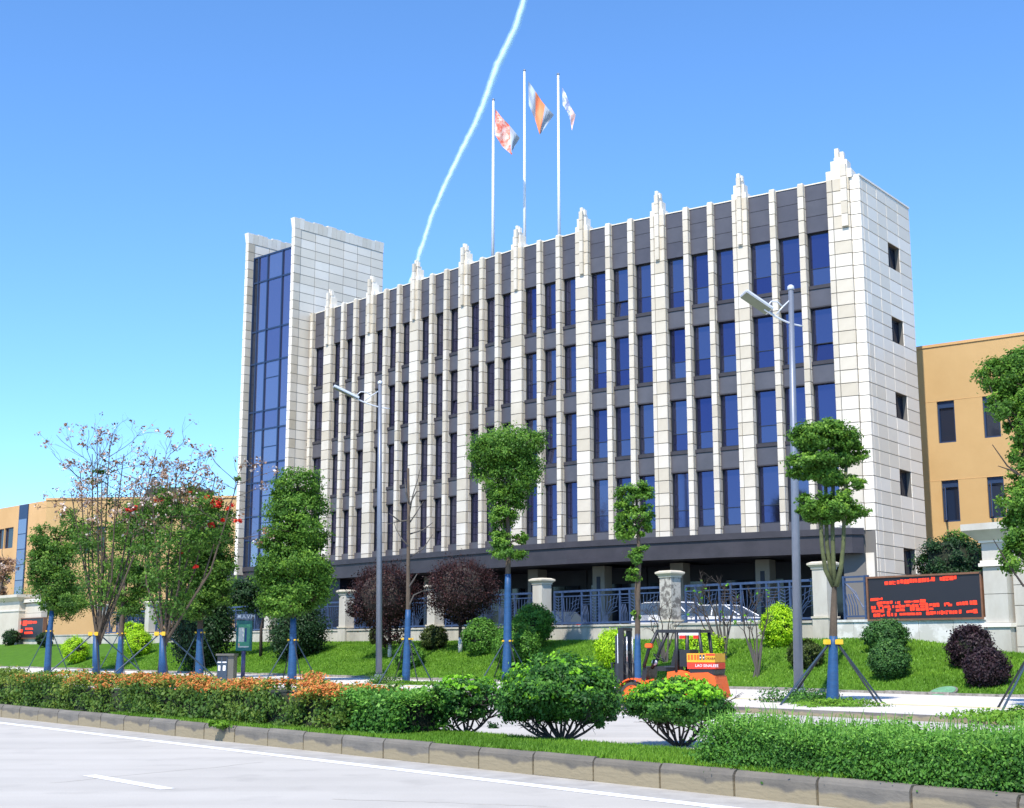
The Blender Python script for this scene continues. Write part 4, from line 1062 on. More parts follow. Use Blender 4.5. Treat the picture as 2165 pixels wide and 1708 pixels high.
# ================================================================ CARS behind the fence
def car(c,ang,L,Wd,H,body,label,suv=False):
    t=thing('parked_car',c,label,'car','cars parked behind the fence')
    M=Matrix.Translation(c)@Matrix.Rotation(ang,4,'Z')
    lo=[(-L/2,.35),(-L/2,.75),(-L*.46,.95),(-L*.30,1.0),(L*.22,.98),(L*.44,.80),(L/2,.62),(L/2,.32)]
    if suv: lo=[(-L/2,.4),(-L/2,1.0),(-L*.47,1.12),(-L*.2,1.12),(L*.24,1.08),(L*.46,.95),(L/2,.7),(L/2,.38)]
    cab=[(-L*.44,1.0),(-L*.33,H-.05),(-L*.25,H),(L*.05,H-.02),(L*.24,.98)] if not suv else [(-L*.47,1.1),(-L*.44,H-.08),(-L*.36,H),(L*.06,H-.02),(L*.24,1.06)]
    def side(poly,y0,y1,m,inset=0):
        mb=MB(); n=len(poly); v=[M@Vector((x,y0,z)) for x,z in poly]+[M@Vector((x,y1,z)) for x,z in poly]
        if inset:
            v=[M@Vector((x,y0+(inset if z>1.15 else 0),z)) for x,z in poly]+[M@Vector((x,y1-(inset if z>1.15 else 0),z)) for x,z in poly]
        mb.add(v,[tuple(range(n-1,-1,-1)),tuple(range(n,2*n))]+[(i,(i+1)%n,(i+1)%n+n,i+n) for i in range(n)],m); return mb
    side(lo,-Wd/2,Wd/2,body).build('body',t)
    side(cab,-Wd/2+.06,Wd/2-.06,carg,.14).build('glasshouse',t)
    rf=[(x*.9,z) for x,z in cab[1:4]]; side([(cab[1][0]+.1,cab[1][1]+.01),(cab[2][0],H+.03),(cab[3][0],H+.02),(cab[3][0]+.05,H-.03),(cab[2][0],H-.03)],-Wd/2+.2,Wd/2-.2,body).build('roof_panel',t)
    for y in (-Wd/2+.10,Wd/2-.10):
        for (x0,x1) in ((cab[1][0],cab[0][0]),(-L*.1,-L*.1),(cab[3][0],cab[4][0])):
            m=MB(); m.tube([M@Vector((x1,y*1.04,1.02)),M@Vector((x0,y*.88,H-.04))],.035,body,4); m.build('pillar',t)
    for x in (-L*.31,L*.31):
        for y in (-Wd/2+.02,Wd/2-.02):
            m=MB(); m.tube([M@Vector((x,y-.1,.32)),M@Vector((x,y+.1,.32))],.33,tyre,18); wh=m.build('wheel',t)
            m=MB(); m.tube([M@Vector((x,y-.115,.32)),M@Vector((x,y+.115,.32))],.2,chrome,12); m.build('rim',wh)
    for y in (-Wd/2+.15,Wd/2-.45):
        m=MB(); m.box(L/2-.02,L/2+.02,y,y+.30,.68,.85,redl,M=M); m.build('tail_lamp',t)
    return t
cp_=SN(SNu(1190,12),12,2.0); car(cp_,math.atan2(D_.y,D_.x)-.1,4.6,1.8,1.62,card,'dark car with a red tail lamp parked behind the fence left of the stained pillar')
cp_=SN(SNu(1445,9.8),9.8,2.05); car(cp_,math.atan2(D_.y,D_.x)+.05,4.9,1.9,1.72,carw,'large white car parked behind the bare shrubs and fence',True)
cp_=SN(SNu(1545,9.6),9.6,2.05); car(cp_,math.atan2(D_.y,D_.x)+.15,4.4,1.8,1.5,carw,'lower white car with red lamp parked right of the large white car')

# ================================================================ FORKLIFT
fp0=GL(1330,1497); fc=W(1425,1490,fp0.y-.9); 
ax=Vector((-.90,.436,0)).normalized()   # forward (mast side)
ay=Vector((-ax.y,ax.x,0))               # forklift's left... toward camera side is -?
if ay.y>0: ay=-ay                       # ay points to the camera
FC=Vector((fc.x,fp0.y-.85,0))
F=thing('forklift',FC,'orange and black counterbalance forklift with yellow battery box parked on the side road','forklift')
FM=Matrix(((ax.x,ay.x,0,FC.x),(ax.y,ay.y,0,FC.y),(0,0,1,0),(0,0,0,1)))
def fb(x0,x1,y0,y1,z0,z1,m,name,par=None,b=.02,mb=None,done=True):
    q=mb or MB(); q.bbox(x0,x1,y0,y1,z0,z1,m,b=b,M=FM)
    return q.build(name,par or F) if done else q
def ft(pts,r,m,name,par=None,seg=8,sm=True):
    q=MB(); q.tube([FM@Vector(x) for x in pts],r,m,seg); return q.build(name,par or F,sm)
def fpoly(poly,y0,y1,m,name,par=None,bev=0):
    q=MB(); n=len(poly); v=[FM@Vector((x,y0,z)) for x,z in poly]+[FM@Vector((x,y1,z)) for x,z in poly]
    q.add(v,[tuple(range(n-1,-1,-1)),tuple(range(n,2*n))]+[(i,(i+1)%n,(i+1)%n+n,i+n) for i in range(n)],m); return q.build(name,par or F)
# wheels
def wheel(x,y,r,wd,name='wheel'):
    q=MB(); prof=[(-wd/2,r*.80),(-wd/2,r*.94),(-wd/2+.03,r),(wd/2-.03,r),(wd/2,r*.94),(wd/2,r*.80)]
    seg=28; vs=[]
    for (o_,rr) in prof:
        for k in range(seg): an=2*math.pi*k/seg; vs.append(FM@Vector((x+rr*math.cos(an),y+o_,r+rr*math.sin(an))))
    fs=[(i*seg+k,(i+1)*seg+k,(i+1)*seg+(k+1)%seg,i*seg+(k+1)%seg) for i in range(5) for k in range(seg)]
    q.add(vs,fs,tyre); wh=q.build(name,F,False)
    q=MB(); q.tube([FM@Vector((x,y-wd*.42,r)),FM@Vector((x,y+wd*.42,r))],r*.8,fo,24); q.tube([FM@Vector((x,y-wd*.5,r)),FM@Vector((x,y+wd*.5,r))],r*.3,fo,12)
    for k in range(6):
        an=k*math.pi/3; q.tube([FM@Vector((x+r*.5*math.cos(an),y-wd*.47,r+r*.5*math.sin(an))),FM@Vector((x+r*.5*math.cos(an),y+wd*.47,r+r*.5*math.sin(an)))],.025,fk,6)
    q.build('rim',wh)
wheel(.92,.52,.36,.24); wheel(.92,-.52,.36,.24); wheel(-.78,.46,.27,.19); wheel(-.78,-.46,.27,.19)
# chassis, counterweight, hood, fenders
fpoly([(.45,.28),(.45,.55),(-.45,.62),(-.55,.28)],-.48,.48,fk,'chassis')
fpoly([(-.55,.30),(-.45,.95),(-1.12,.98),(-1.30,.88),(-1.42,.35),(-1.30,.28),(-1.12,.26),(-1.08,.5),(-.95,.6),(-.78,.62),(-.6,.55),(-.52,.3)],-.52,.52,fo,'counterweight')
fpoly([(.05,.60),(.0,.98),(-.35,1.03),(-.62,.98),(-.62,.62)],-.46,.46,fo,'hood')
fpoly([(-.62,.85),(-.62,1.12),(-1.15,1.14),(-1.30,1.04),(-1.26,.90),(-1.1,.86)],-.47,.47,fk,'rear_cover')
for y in (-.52,.52):
    pts=[(.92+.44*math.cos(a_),y,.36+.44*math.sin(a_)) for a_ in [R(x) for x in range(30,165,15)]]
    q=MB()
    for i in range(len(pts)-1):
        (x0,_,z0),(x1,_,z1)=pts[i],pts[i+1]
        q.hexa([FM@Vector(v) for v in [(x0,y-.15,z0-.02),(x1,y-.15,z1-.02),(x1,y+.15,z1-.02),(x0,y+.15,z0-.02),(x0,y-.15,z0+.02),(x1,y-.15,z1+.02),(x1,y+.15,z1+.02),(x0,y+.15,z0+.02)]],fo)
    q.build('fender',F)
fpoly([(.48,.30),(.50,.66),(.62,.75),(.40,.80),(.05,.66),(.05,.3)],-.5,.5,fo,'step_panel')
fpoly([(.62,.70),(.75,.75),(.70,1.12),(.58,1.10)],-.42,.42,fk,'dashboard')
# mast
for y in (-.30,.30):
    q=MB(); q.box(1.28,1.42,y-.05,y+.05,.08,2.06,fk,M=FM); q.build('mast_rail',F)
    q=MB(); q.box(1.43,1.53,y*.8-.045,y*.8+.045,.1,1.92,fsteel,M=FM); q.build('mast_rail',F)
    ft([(1.22,y*.72,.3),(1.22,y*.72,1.2)],.045,fk,'lift_cylinder'); ft([(1.22,y*.72,1.2),(1.22,y*.72,1.9)],.022,chrome,'lift_rod')
q=MB(); q.box(1.27,1.43,-.35,.35,2.062,2.14,fk,M=FM); q.box(1.28,1.42,-.25,.25,1.45,1.52,fk,M=FM); q.box(1.28,1.42,-.25,.25,.12,.2,fk,M=FM); q.build('mast_crossbar',F)
q=MB(); q.box(1.54,1.60,-.45,.45,.30,.40,fk,M=FM); q.box(1.54,1.60,-.45,.45,.62,.72,fk,M=FM)
for y in (-.42,-.2,0,.2,.42): q.box(1.555,1.595,y-.02,y+.02,.73,1.18,fk,M=FM)
q.box(1.55,1.6,-.44,.44,1.182,1.22,fk,M=FM); q.build('carriage',F)
for y in (-.28,.28):
    q=MB(); q.box(1.62,1.68,y-.05,y+.05,.05,.72,fk,M=FM); q.box(1.68,2.35,y-.05,y+.05,.05,.09,fk,M=FM); q.build('fork',F)
q=MB(); q.box(1.425,1.44,-.345,-.27,1.35,1.95,textw,M=FM); q.box(1.42,1.436,.27,.36,1.2,1.98,textw,M=FM); q.build('warning_strip',F)
# overhead guard
gA=[(.66,.44,1.10),(.52,.44,1.55),(.28,.42,2.02)]
for y in (-1,1):
    ft([(x,yy*y,z) for x,yy,z in gA],.05,fk,'guard_post',seg=6)
    ft([(-.25,.43*y,.98),(-.27,.43*y,2.02)],.055,fk,'guard_post',seg=6)
    ft([(-.98,.42*y,1.10),(-.88,.42*y,2.02)],.05,fk,'guard_post',seg=6)
q=MB()
for y in (-.42,.42): q.box(-.92,.30,y-.04,y+.04,2.0,2.08,fk,M=FM)
for x in (.26,-.90): q.box(x-.04,x+.04,-.38,.38,2.0,2.07,fk,M=FM)
for k in range(7):
    x=.1-k*.15; q.box(x-.015,x+.015,-.38,.38,2.02,2.06,fk,M=FM)
q.build('guard_roof',F)
fb(-.30,-.92,.10,.40,1.94,1.995,textw,'roof_lamp_bar') if False else None
q=MB(); q.box(-.88,-.34,.36,.485,1.93,1.99,textw,M=FM); q.build('light_bar',F)
q=MB(); q.box(-.52,-.36,.40,.49,1.84,1.925,redl,M=FM); q.build('tail_light',F); q=MB(); q.box(-.88,-.74,.40,.49,1.84,1.925,redl,M=FM); q.build('tail_light',F)
q=MB(); q.bbox(.35,.55,.50,.66,1.6,1.72,fo,b=.02,M=FM); q.build('turn_signal',F)
# seat, steering, levers
fpoly([(.34,1.0),(.36,1.12),(-.18,1.16),(-.22,1.0)],-.26,.26,fk,'seat')
fpoly([(-.02,1.14),(-.12,1.55),(-.24,1.57),(-.20,1.14)],-.25,.25,fk,'seat_back')
ft([(.58,0,1.05),(.40,0,1.32)],.03,fk,'steering_column')
q=MB(); cc=Vector((.38,0,1.34)); nn=Vector((-.55,0,.83)); u_=Vector((0,1,0)); v_=nn.cross(u_)
q.tube([FM@(cc+(u_*math.cos(a_)+v_*math.sin(a_))*.17) for a_ in [2*math.pi*i/20 for i in range(21)]],.016,fk,6); q.build('steering_wheel',F)
for k in range(3): ft([(.50,.22+.06*k,1.08),(.42,.22+.06*k,1.30)],.012,fk,'lever')
q=MB(); q.sphere(FM@Vector((.48,.1,1.22)),.08,textw,10,8); q.build('knob',F)
q=MB(); q.box(-.2,.1,.1,.42,1.1,1.13,fsteel,M=FM); q.build('tool_tray',F)
# battery box with stripes and lettering
i_bx=len(bpy.data.objects); bx0=fb(-1.42,-.66,-.40,.50,1.16,1.33,fr_,'battery_box',b=.01)
q=MB(); q.box(-1.42,-.66,-.40,.50,1.335,1.56,fy,M=FM); q.build('upper_band',bx0)
q=MB()
for k,(x0,x1,m_) in enumerate([(-.74,-.69,fo),(-.83,-.77,fo),(-.91,-.86,fo),(-.985,-.935,fo),(-1.06,-1.005,binb),(-1.145,-1.09,binb)]): q.box(x0,x1,.501,.508,1.40,1.53,m_,M=FM)
q.box(-1.42,-1.18,.501,.507,1.505,1.55,fr_,M=FM); q.build('sticker',bx0)
q=MB()
for k in range(2): q.box(-1.048+(-.086)*k,-1.018+(-.086)*k,.509,.512,1.44,1.47,textw,M=FM)
q.build('pictogram',bx0)
TR=FM@Matrix.Translation((0,.51,0))
def ftext(body,size,x,z,m):
    me=text_mesh(body,size,.002); me.materials.append(m)
    # reading direction runs towards the rear of the truck
    M=FM@Matrix.Translation((x,.512,z))@Matrix(((-1,0,0,0),(0,0,1,0),(0,1,0,0),(0,0,0,1)))
    inst('lettering',me,bx0,M)
ftext('LAO SINALEEE',.098,-1.20,1.245,textw); ftext('OKA8A',.085,-1.30,1.43,textk)
bx0.location=Vector(bx0.location)+ax*.10-Vector((0,0,.10))
fpoly([(-.34,1.12),(-.34,1.55),(-.62,1.56),(-.64,1.12)],-.3,.44,fk,'gas_housing')

# ================================================================ FOLIAGE THINGS
def stakes(t,p,h,r,n,m1=stakem,ph=0.3):
    for k in range(n):
        an=ph+2*math.pi*k/n; q=MB(); q.tube([p+Vector((math.cos(an)*r,math.sin(an)*r,-.02)),p+Vector((math.cos(an)*.12,math.sin(an)*.12,h))],.04,m1,6); q.build('support_pole',t)
    q=MB(); q.tube([p+Vector((0,0,h-.05)),p+Vector((0,0,h+.05))],.19,capy,10); q.build('clamp',t)
    for k in range(n):
        an=ph+2*math.pi*k/n; q=MB(); q.sphere(p+Vector((math.cos(an)*.24,math.sin(an)*.24,h)),.085,capy,8,6); q.build('clamp_knob',t)
def px_tree(name,ub,vb,label,blobs,n,size,lm,wrap=None,trunk=None,band=None,srad=1.25,ns=4,seed=1,depth=.9,group='street trees with blue trunk wraps',cat='tree',rt=.16,Yf=None,trunkm=None,clump=.22,stems=None,core=True):
    """trunk: list of photo (u,v) up the trunk; wrap: photo v of the top of the blue wrap"""
    p=GL(ub,vb); Y=p.y
    t=thing(name,p,label,cat,group)
    pts=[p]+[W(u,v,Y) for u,v in trunk]
    tot=len(pts); rad=[rt*(1-.6*i/(tot-1)) for i in range(tot)]
    q=MB(); q.tube(pts,rad,trunkm or bark,9)
    bl=blobpx(blobs,Y,depth)
    for b_ in ([] if stems else bl):   # limbs out to each leaf mass
        c_=Vector(b_[:3]); near=min(pts[len(pts)//2:],key=lambda v:(v-c_).length+max(0,(v.z-c_.z)*2))
        limb(q,near,c_,rt*.35,rt*.12,trunkm or bark,wob=.05,n=5,seg=5)
        for k in range(3):
            dv=Vector((random.gauss(0,1)*b_[3],random.gauss(0,1)*b_[4],random.gauss(0,.6)*b_[5]))*.55
            limb(q,c_-Vector((0,0,b_[5]*.4)),c_+dv,rt*.15,rt*.05,trunkm or bark,wob=.05,n=4,seg=4)
    for st in (stems or []): 
        q.tube([W(u,v,Y+dy) for u,v,dy in st],[rt*.55*(1-.1*i) for i in range(len(st))],barkg,7)
    q.build('trunk',t,True)
    if wrap:
        ztop=W(ub,wrap,Y).z; wp=[p];wr=[rt*1.35]
        for i in range(1,9):
            z=p.z+(ztop-p.z)*i/8
            for a_,b_ in zip(pts[:-1],pts[1:]):
                if a_.z<=z<=b_.z: c_=a_.lerp(b_,(z-a_.z)/(b_.z-a_.z)); break
            else: c_=pts[-1]
            wp.append(Vector((c_.x,c_.y,z))); wr.append(rt*(1.35-.5*i/8))
        q=MB(); q.tube(wp,wr,wrapb,12); q.build('trunk_wrap',t,True)
    if band:
        h=W(ub,band,Y).z-p.z
        bp=None
        for a_,b_ in zip(pts[:-1],pts[1:]):
            if a_.z<=p.z+h<=b_.z: bp=a_.lerp(b_,(p.z+h-a_.z)/(b_.z-a_.z))
        bp=bp or p; 
        for k in range(ns):
            an=.5+2*math.pi*k/ns; q=MB(); q.tube([p+Vector((math.cos(an)*srad,math.sin(an)*srad,-.02)),bp+Vector((math.cos(an)*.14,math.sin(an)*.14,0))],.027,stakem if k%2 else stakeb,6); q.build('support_pole',t)
            cs_=.085 if srad>1.5 else .05; q=MB(); q.bbox(-cs_,cs_,-cs_*.8,cs_*.8,-cs_*.8,cs_*.8,capy,b=.015,M=Matrix.Translation(bp+Vector((math.cos(an)*.22,math.sin(an)*.22,.02)))@Matrix.Rotation(an,4,'Z')); q.build('clamp_cap',t)
    if n:
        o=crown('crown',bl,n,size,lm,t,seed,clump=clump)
    return t,p,bl
PXS=1.0
# t6 tall dense tree
px_tree('street_tree',617,1440,'tall dense green street tree with tiered crown between noticeboard and street lamp',
 [(628,1025,46,34),(625,1075,58,34),(598,1062,24,26),(628,1118,58,28),(612,1150,60,26),(655,1140,36,22),(620,1190,66,34),(575,1205,32,34),(665,1215,34,36),(618,1240,74,36),(600,1275,50,26),(655,1262,40,24)],
 52000,.062,L_tree,wrap=1306,trunk=[(619,1380),(620,1306),(623,1220),(628,1120),(630,1030)],band=1354,seed=11,depth=.8)
# t8
px_tree('street_tree',1071,1441,'street tree with big rounded green crown on a tall blue trunk, near the middle',
 [(1072,945,60,40),(1105,935,42,26),(1030,958,34,32),(1118,980,32,40),(1040,1000,36,36),(1085,1010,48,40),(1070,1060,34,36),(1060,1095,26,24),(1100,1138,14,12),(1066,1148,24,18),(1052,1133,14,12),(1072,1173,32,16)],
 40000,.058,L_tree,wrap=1214,trunk=[(1073,1360),(1074,1213),(1075,1150),(1072,1060),(1075,960)],band=1356,seed=12,depth=.85)
# t7 bare
t,p,_=px_tree('bare_tree',858,1446,'bare leafless young tree with blue wrapped trunk right of the street lamp',[],0,.1,L_tree,wrap=1289,trunk=[(861,1360),(863,1289),(863,1200),(864,1100),(863,990)],band=1352,seed=13,rt=.13)
q=MB(); Y=p.y
for pl in [[(864,1095),(872,1050),(884,1010),(890,985)],[(863,1110),(880,1085),(895,1060)],[(864,1130),(895,1120),(915,1105)],[(864,1180),(895,1160),(915,1130)],[(863,1100),(845,1102),(820,1108)],[(864,1155),(850,1140),(838,1120),(833,1105)],[(865,1240),(875,1225),(882,1213)],[(865,1280),(875,1258),(892,1250),(905,1248)],[(863,1060),(858,1040),(856,1012)],[(845,1102),(832,1092),(822,1085)],[(864,1070),(880,1040),(900,1035)]]:
    q=MB(); q.tube([W(u,v,Y+random.uniform(-.3,.3)) for u,v in pl],[.035,.028,.016,.01][:len(pl)],twigg,5); q.build('branch',t)
# t9 small behind forklift
px_tree('street_tree',1348,1455,'thin young tree with sparse leaf tufts behind the forklift',
 [(1328,1048,20,22),(1355,1040,20,16),(1318,1080,16,24),(1338,1090,22,20),(1368,1090,16,20),(1322,1120,20,20),(1362,1118,12,14),(1346,1178,16,16),(1338,1215,14,12),(1358,1165,10,10),(1345,1300,8,12)],
 9500,.055,L_tree,wrap=1340,trunk=[(1348,1340),(1349,1250),(1352,1180),(1348,1110),(1345,1040)],seed=14,rt=.12,clump=.28)
# t10 layered tree
px_tree('street_tree',1760,1488,'layered cloud pruned street tree with forked trunk right of the tall street lamp',
 [(1745,925,54,26),(1705,928,32,28),(1790,928,26,24),(1745,905,40,16),(1720,978,50,18),(1765,970,44,18),(1692,1000,24,12),(1805,960,26,12),(1745,1008,34,18),(1800,1018,26,16),(1718,1068,28,22),(1765,1072,42,22),(1795,1085,34,18),(1740,1092,36,14),(1780,1050,22,16),(1700,1080,14,12)],
 42000,.042,L_tree,wrap=1345,trunk=[(1762,1345),(1763,1290),(1764,1245),(1765,1225)],band=1359,seed=15,rt=.13,depth=.8,srad=1.8,
 stems=[[(1762,1240,0),(1745,1205,0),(1737,1150,0),(1735,1080,0)],[(1763,1240,.1),(1755,1200,.1),(1748,1150,.1),(1745,1000,.1)],[(1765,1240,0),(1762,1190,0),(1760,1120,0),(1762,950,0)],[(1768,1240,-.1),(1778,1200,-.1),(1783,1150,-.1),(1785,1060,-.1),(1790,970,-.1)]])
# right edge tree
px_tree('street_tree',2195,1500,'leafy tree cut by the right edge of the picture beside the gate pier',
 [(2125,790,46,36),(2150,765,34,28),(2118,860,30,30),(2160,840,32,40),(2150,905,24,24),(2160,960,22,26),(2150,1060,40,34),(2160,1120,36,40),(2150,1180,30,34),(2170,1010,30,30),(2190,900,50,60),(2190,800,50,60),(2195,1120,50,80)],
 40000,.042,L_tree,trunk=[(2200,1340),(2190,1100),(2170,950),(2165,820)],seed=16,rt=.14,wrap=1345,band=1359)
q=MB(); Y=GL(2195,1500).y
for pl in [[(2165,1240),(2130,1190),(2100,1140)],[(2165,1010),(2130,985),(2098,940)],[(2160,900),(2150,880),(2130,860)],[(2165,1010),(2140,995),(2110,985)],[(2110,860),(2100,835),(2092,815)]]:
    par=[x for x in bpy.data.objects if x.get('label','').startswith('leafy tree cut')][0]
    q=MB(); q.tube([W(u,v,Y-.2) for u,v in pl],[.03,.022,.010],twig,5); q.build('branch',par)
# t1, t3, t5
px_tree('street_tree',100,1420,'leafy green street tree furthest left with blue leaning trunk',
 [(130,1150,34,30),(95,1135,28,26),(110,1190,42,30),(85,1180,22,20),(120,1235,44,36),(90,1215,26,28),(145,1095,22,22),(165,1130,22,26),(145,1270,34,22),(110,1280,26,16)],
 24000,.075,L_tree2,wrap=1292,trunk=[(104,1350),(110,1292),(118,1220),(122,1150)],band=1335,seed=17,rt=.17)
px_tree('street_tree',252,1426,'green street tree standing behind the left flowering tree',
 [(290,1085,32,30),(265,1130,30,30),(310,1110,24,26),(280,1180,34,34),(300,1230,30,30),(262,1260,26,26),(235,1240,20,24),(275,1285,22,20)],
 16000,.07,L_tree2,wrap=1345,trunk=[(256,1345),(262,1260),(272,1180),(280,1110)],band=1340,seed=18,rt=.17)
px_tree('street_tree',421,1433,'broad green street tree behind the right flowering tree, left of the noticeboard',
 [(445,1110,40,34),(425,1150,44,32),(470,1130,24,30),(410,1200,42,34),(450,1195,40,34),(430,1250,48,30),(465,1250,26,28),(395,1240,26,26),(420,1290,34,20)],
 28000,.072,L_tree2,wrap=1330,trunk=[(423,1330),(426,1250),(435,1180),(445,1110)],band=1338,seed=19,rt=.17)
# crape myrtles
def myrtle(ub,vb,label,stemtips,blobs,lblobs,nleaf,redn,seed,budn):
    random.seed(seed)
    p=GL(ub,vb); Y=p.y; t=thing('flowering_tree',p,label,'tree','multi stemmed flowering trees')
    q=MB(); tips=[]
    fork=W(ub+6,1345,Y)
    for (u,v) in stemtips:
        top=W(u,v,Y+random.uniform(-1.2,1.2)); mid=fork.lerp(top,.45)+Vector((random.uniform(-.2,.2)+(top.x-fork.x)*.12,0,-.3))
        q.tube([fork+Vector((random.uniform(-.1,.1),0,-.4)),mid,top],[.055,.042,.02],bark,6)
        for s_ in range(5):
            t_=random.uniform(.45,1); a_=mid.lerp(top,t_); L=(top-fork).length*.22
            e_=a_+Vector((random.gauss(0,.6),random.gauss(0,.6),random.uniform(.2,.9)))*L
            branchy(q,a_,e_,.018,bark,levels=2,n=3,spread=.7,tips=tips)
    q.build('stems',t)
    q=MB(); hw=W(ub,1342,Y); q.tube([p,p.lerp(hw,.5),hw],[.20,.17,.13],wrapb,12); q.build('trunk_wrap',t,True)
    h=hw.z-p.z
    for k in range(4):
        an=.35+2*math.pi*k/4; q=MB(); q.tube([p+Vector((math.cos(an)*2.5,math.sin(an)*2.5,-.02)),hw+Vector((math.cos(an)*.18,math.sin(an)*.18,0))],.036,stakem if k%2 else stakeb,6); q.build('support_pole',t)
        q=MB(); q.bbox(-.10,.10,-.08,.08,-.09,.09,capy,b=.02,M=Matrix.Translation(hw+Vector((math.cos(an)*.26,math.sin(an)*.26,.04)))@Matrix.Rotation(an,4,'Z')); q.build('clamp_cap',t)
    if nleaf: crown('leaves',blobpx(lblobs,Y),nleaf,.075,L_tree2,t,seed,clump=.3)
    # seed heads and petals at the branch tips
    rg=np.random.default_rng(seed); T=np.array([tuple(v) for v in tips])
    T=T[rg.integers(0,len(T),budn//7)] if len(T) else T
    idx=rg.integers(0,len(T),budn); P=T[idx]+rg.normal(size=(budn,3))*.10
    N=rg.normal(size=(budn,3)); N/=np.linalg.norm(N,axis=1,keepdims=True); quads('seed_heads',P,N,.062*(.6+rg.random(budn)),rg.random(budn),L_bud,t)
    if redn:
        bl=blobpx(redn[1],Y); P,dn,rn=crown_pts(bl,redn[0],seed+3,clump=.5,nclump=len(bl)*2); quads('red_flowers',P,dn,np.full(len(P),.07),rn,L_red,t)
myrtle(203,1441,'tall sparse flowering tree with brown seed heads and slender stems, left of the pair',
 [(205,930),(232,940),(170,1000),(150,1040),(262,960),(215,1000),(290,1010),(195,960),(245,1040),(330,950),(185,1080),(300,1060)],None,
 [(215,1010,40,14),(180,1100,34,40),(235,1090,34,40),(210,1180,46,50),(200,1260,34,40)],2600,(260,[(270,1080,4,4),(285,1075,4,4),(290,1120,4,3)]),21,2400)
myrtle(344,1446,'tall flowering tree with red blossoms and green leaves, right of the pair',
 [(345,980),(375,990),(320,1020),(400,1020),(430,1040),(455,1010),(300,1070),(365,1030),(480,1060),(385,1080),(505,1010)],None,
 [(380,1040,44,22),(345,1075,52,30),(410,1075,46,34),(320,1130,34,44),(440,1120,40,40),(370,1180,50,50),(350,1260,44,50),(495,1020,10,12),(470,1075,22,16)],8000,(1100,[(349,1050,5,4),(362,1045,5,4),(400,1047,5,4),(437,1053,6,4),(457,1065,9,6),(468,1062,6,5),(486,1070,6,5),(503,1103,5,4),(450,1108,7,5),(474,1103,4,4),(336,1057,5,5),(430,1030,5,4),(387,1085,4,4),(414,1196,5,3),(424,1198,4,3),(382,1170,3,3)]),22,2000)
random.seed(5)
# ---- shrubs on the lawn
def ball(name,u,v,r,rv,vbase,label,m,n,size,cat='shrub',group=None,trunkm=None,seed=1,shell=.86,clump=.12,wild=0):
    p=GL(u,vbase); Y=p.y; k=Y/FD; c=W(u,v,Y)
    t=thing(name,p,label,cat,group)
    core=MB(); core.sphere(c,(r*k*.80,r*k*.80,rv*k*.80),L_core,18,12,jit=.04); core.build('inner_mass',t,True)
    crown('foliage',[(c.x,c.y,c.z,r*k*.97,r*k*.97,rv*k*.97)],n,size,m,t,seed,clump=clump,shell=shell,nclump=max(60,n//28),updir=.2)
    if wild:
        rg=np.random.default_rng(seed); d=rg.normal(size=(wild,3)); d[:,2]=abs(d[:,2])*1.2; d/=np.linalg.norm(d,axis=1,keepdims=True)
        pp=MB()
        for dv in d:
            a_=Vector(c)+Vector((dv[0]*r*k*.9,dv[1]*r*k*.9,dv[2]*rv*k*.9)); b_=a_+Vector(dv)*r*k*random.uniform(.12,.32); 
            pp.tube([a_,b_],[.012,.004],m,3,cap=False,rnd=random.random())
        pp.build('shoots',t)['kind']='stuff'
    q=MB(); q.tube([p-Vector((0,0,.1)),Vector((c.x,c.y,max(p.z+.1,c.z-rv*k*.5)))],[.07,.06],trunkm or bark,8); q.build('stem',t)
    return t
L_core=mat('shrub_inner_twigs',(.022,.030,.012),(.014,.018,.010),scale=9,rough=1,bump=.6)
YG='yellow green ball shrubs on the lawn'
ball('ball_shrub',160,1375,25,26,1402,'yellow green ball shrub furthest left on the lawn',L_yel,7000,.05,group=YG,seed=31,wild=40)
ball('ball_shrub',280,1338,24,20,1362,'yellow green ball shrub touching the rear of another in the left pair',L_yel,5000,.055,group=YG,seed=32,wild=40)
ball('ball_shrub',293,1360,25,25,1388,'yellow green ball shrub at the front of the left pair',L_yel,7000,.05,group=YG,seed=33,wild=30)
ball('ball_shrub',1296,1372,34,38,1412,'yellow green ball shrub directly left of the forklift mast',L_yel,9000,.042,group=YG,seed=34,wild=50)
ball('ball_shrub',1487,1372,42,34,1402,'yellow green ball shrub seen through the forklift cage',L_yel,9000,.042,group=YG,seed=35,wild=50)
ball('ball_shrub',1646,1325,34,42,1368,'yellow green ball shrub beside the white pillar and tall lamp',L_yel,10000,.042,group=YG,seed=36,wild=90)
ball('topiary_shrub',24,1348,17,15,1364,'small dark clipped topiary at the far left edge',L_dark,3000,.06,seed=37)
ball('topiary_shrub',95,1352,16,14,1368,'small dark clipped topiary beside the leftmost blue trunk',L_dark,3000,.06,seed=38)
DG='round green shrubs on the lawn'
ball('round_shrub',918,1350,26,25,1374,'olive dark round shrub between the two purple trees',L_olive,5000,.05,group=DG,seed=39)
ball('round_shrub',1019,1348,36,36,1384,'feathery green shrub directly right of the purple tree',L_mid,8000,.055,group=DG,seed=40,wild=120)
ball('round_shrub',1092,1366,44,42,1408,'larger feathery green shrub in front, behind the blue trunk',L_mid,11000,.055,group=DG,seed=41,wild=140)
ball('round_shrub',1128,1320,38,38,1372,'feathery green shrub at the back beside the chipped fence pillar',L_mid,9000,.055,group=DG,seed=42,wild=140)
ball('round_shrub',866,1388,28,26,1412,'dull green shrub behind the bare tree',L_mid,5000,.05,group=DG,seed=43,wild=40)
ball('round_shrub',796,1345,14,18,1362,'small yellowish shrub behind the street lamp pole',L_olive,2500,.05,group=DG,seed=44)
ball('round_shrub',1872,1343,42,30,1380,'dark green round shrub at the wall below the screen',L_ball,11000,.042,group=DG,seed=45,wild=60)
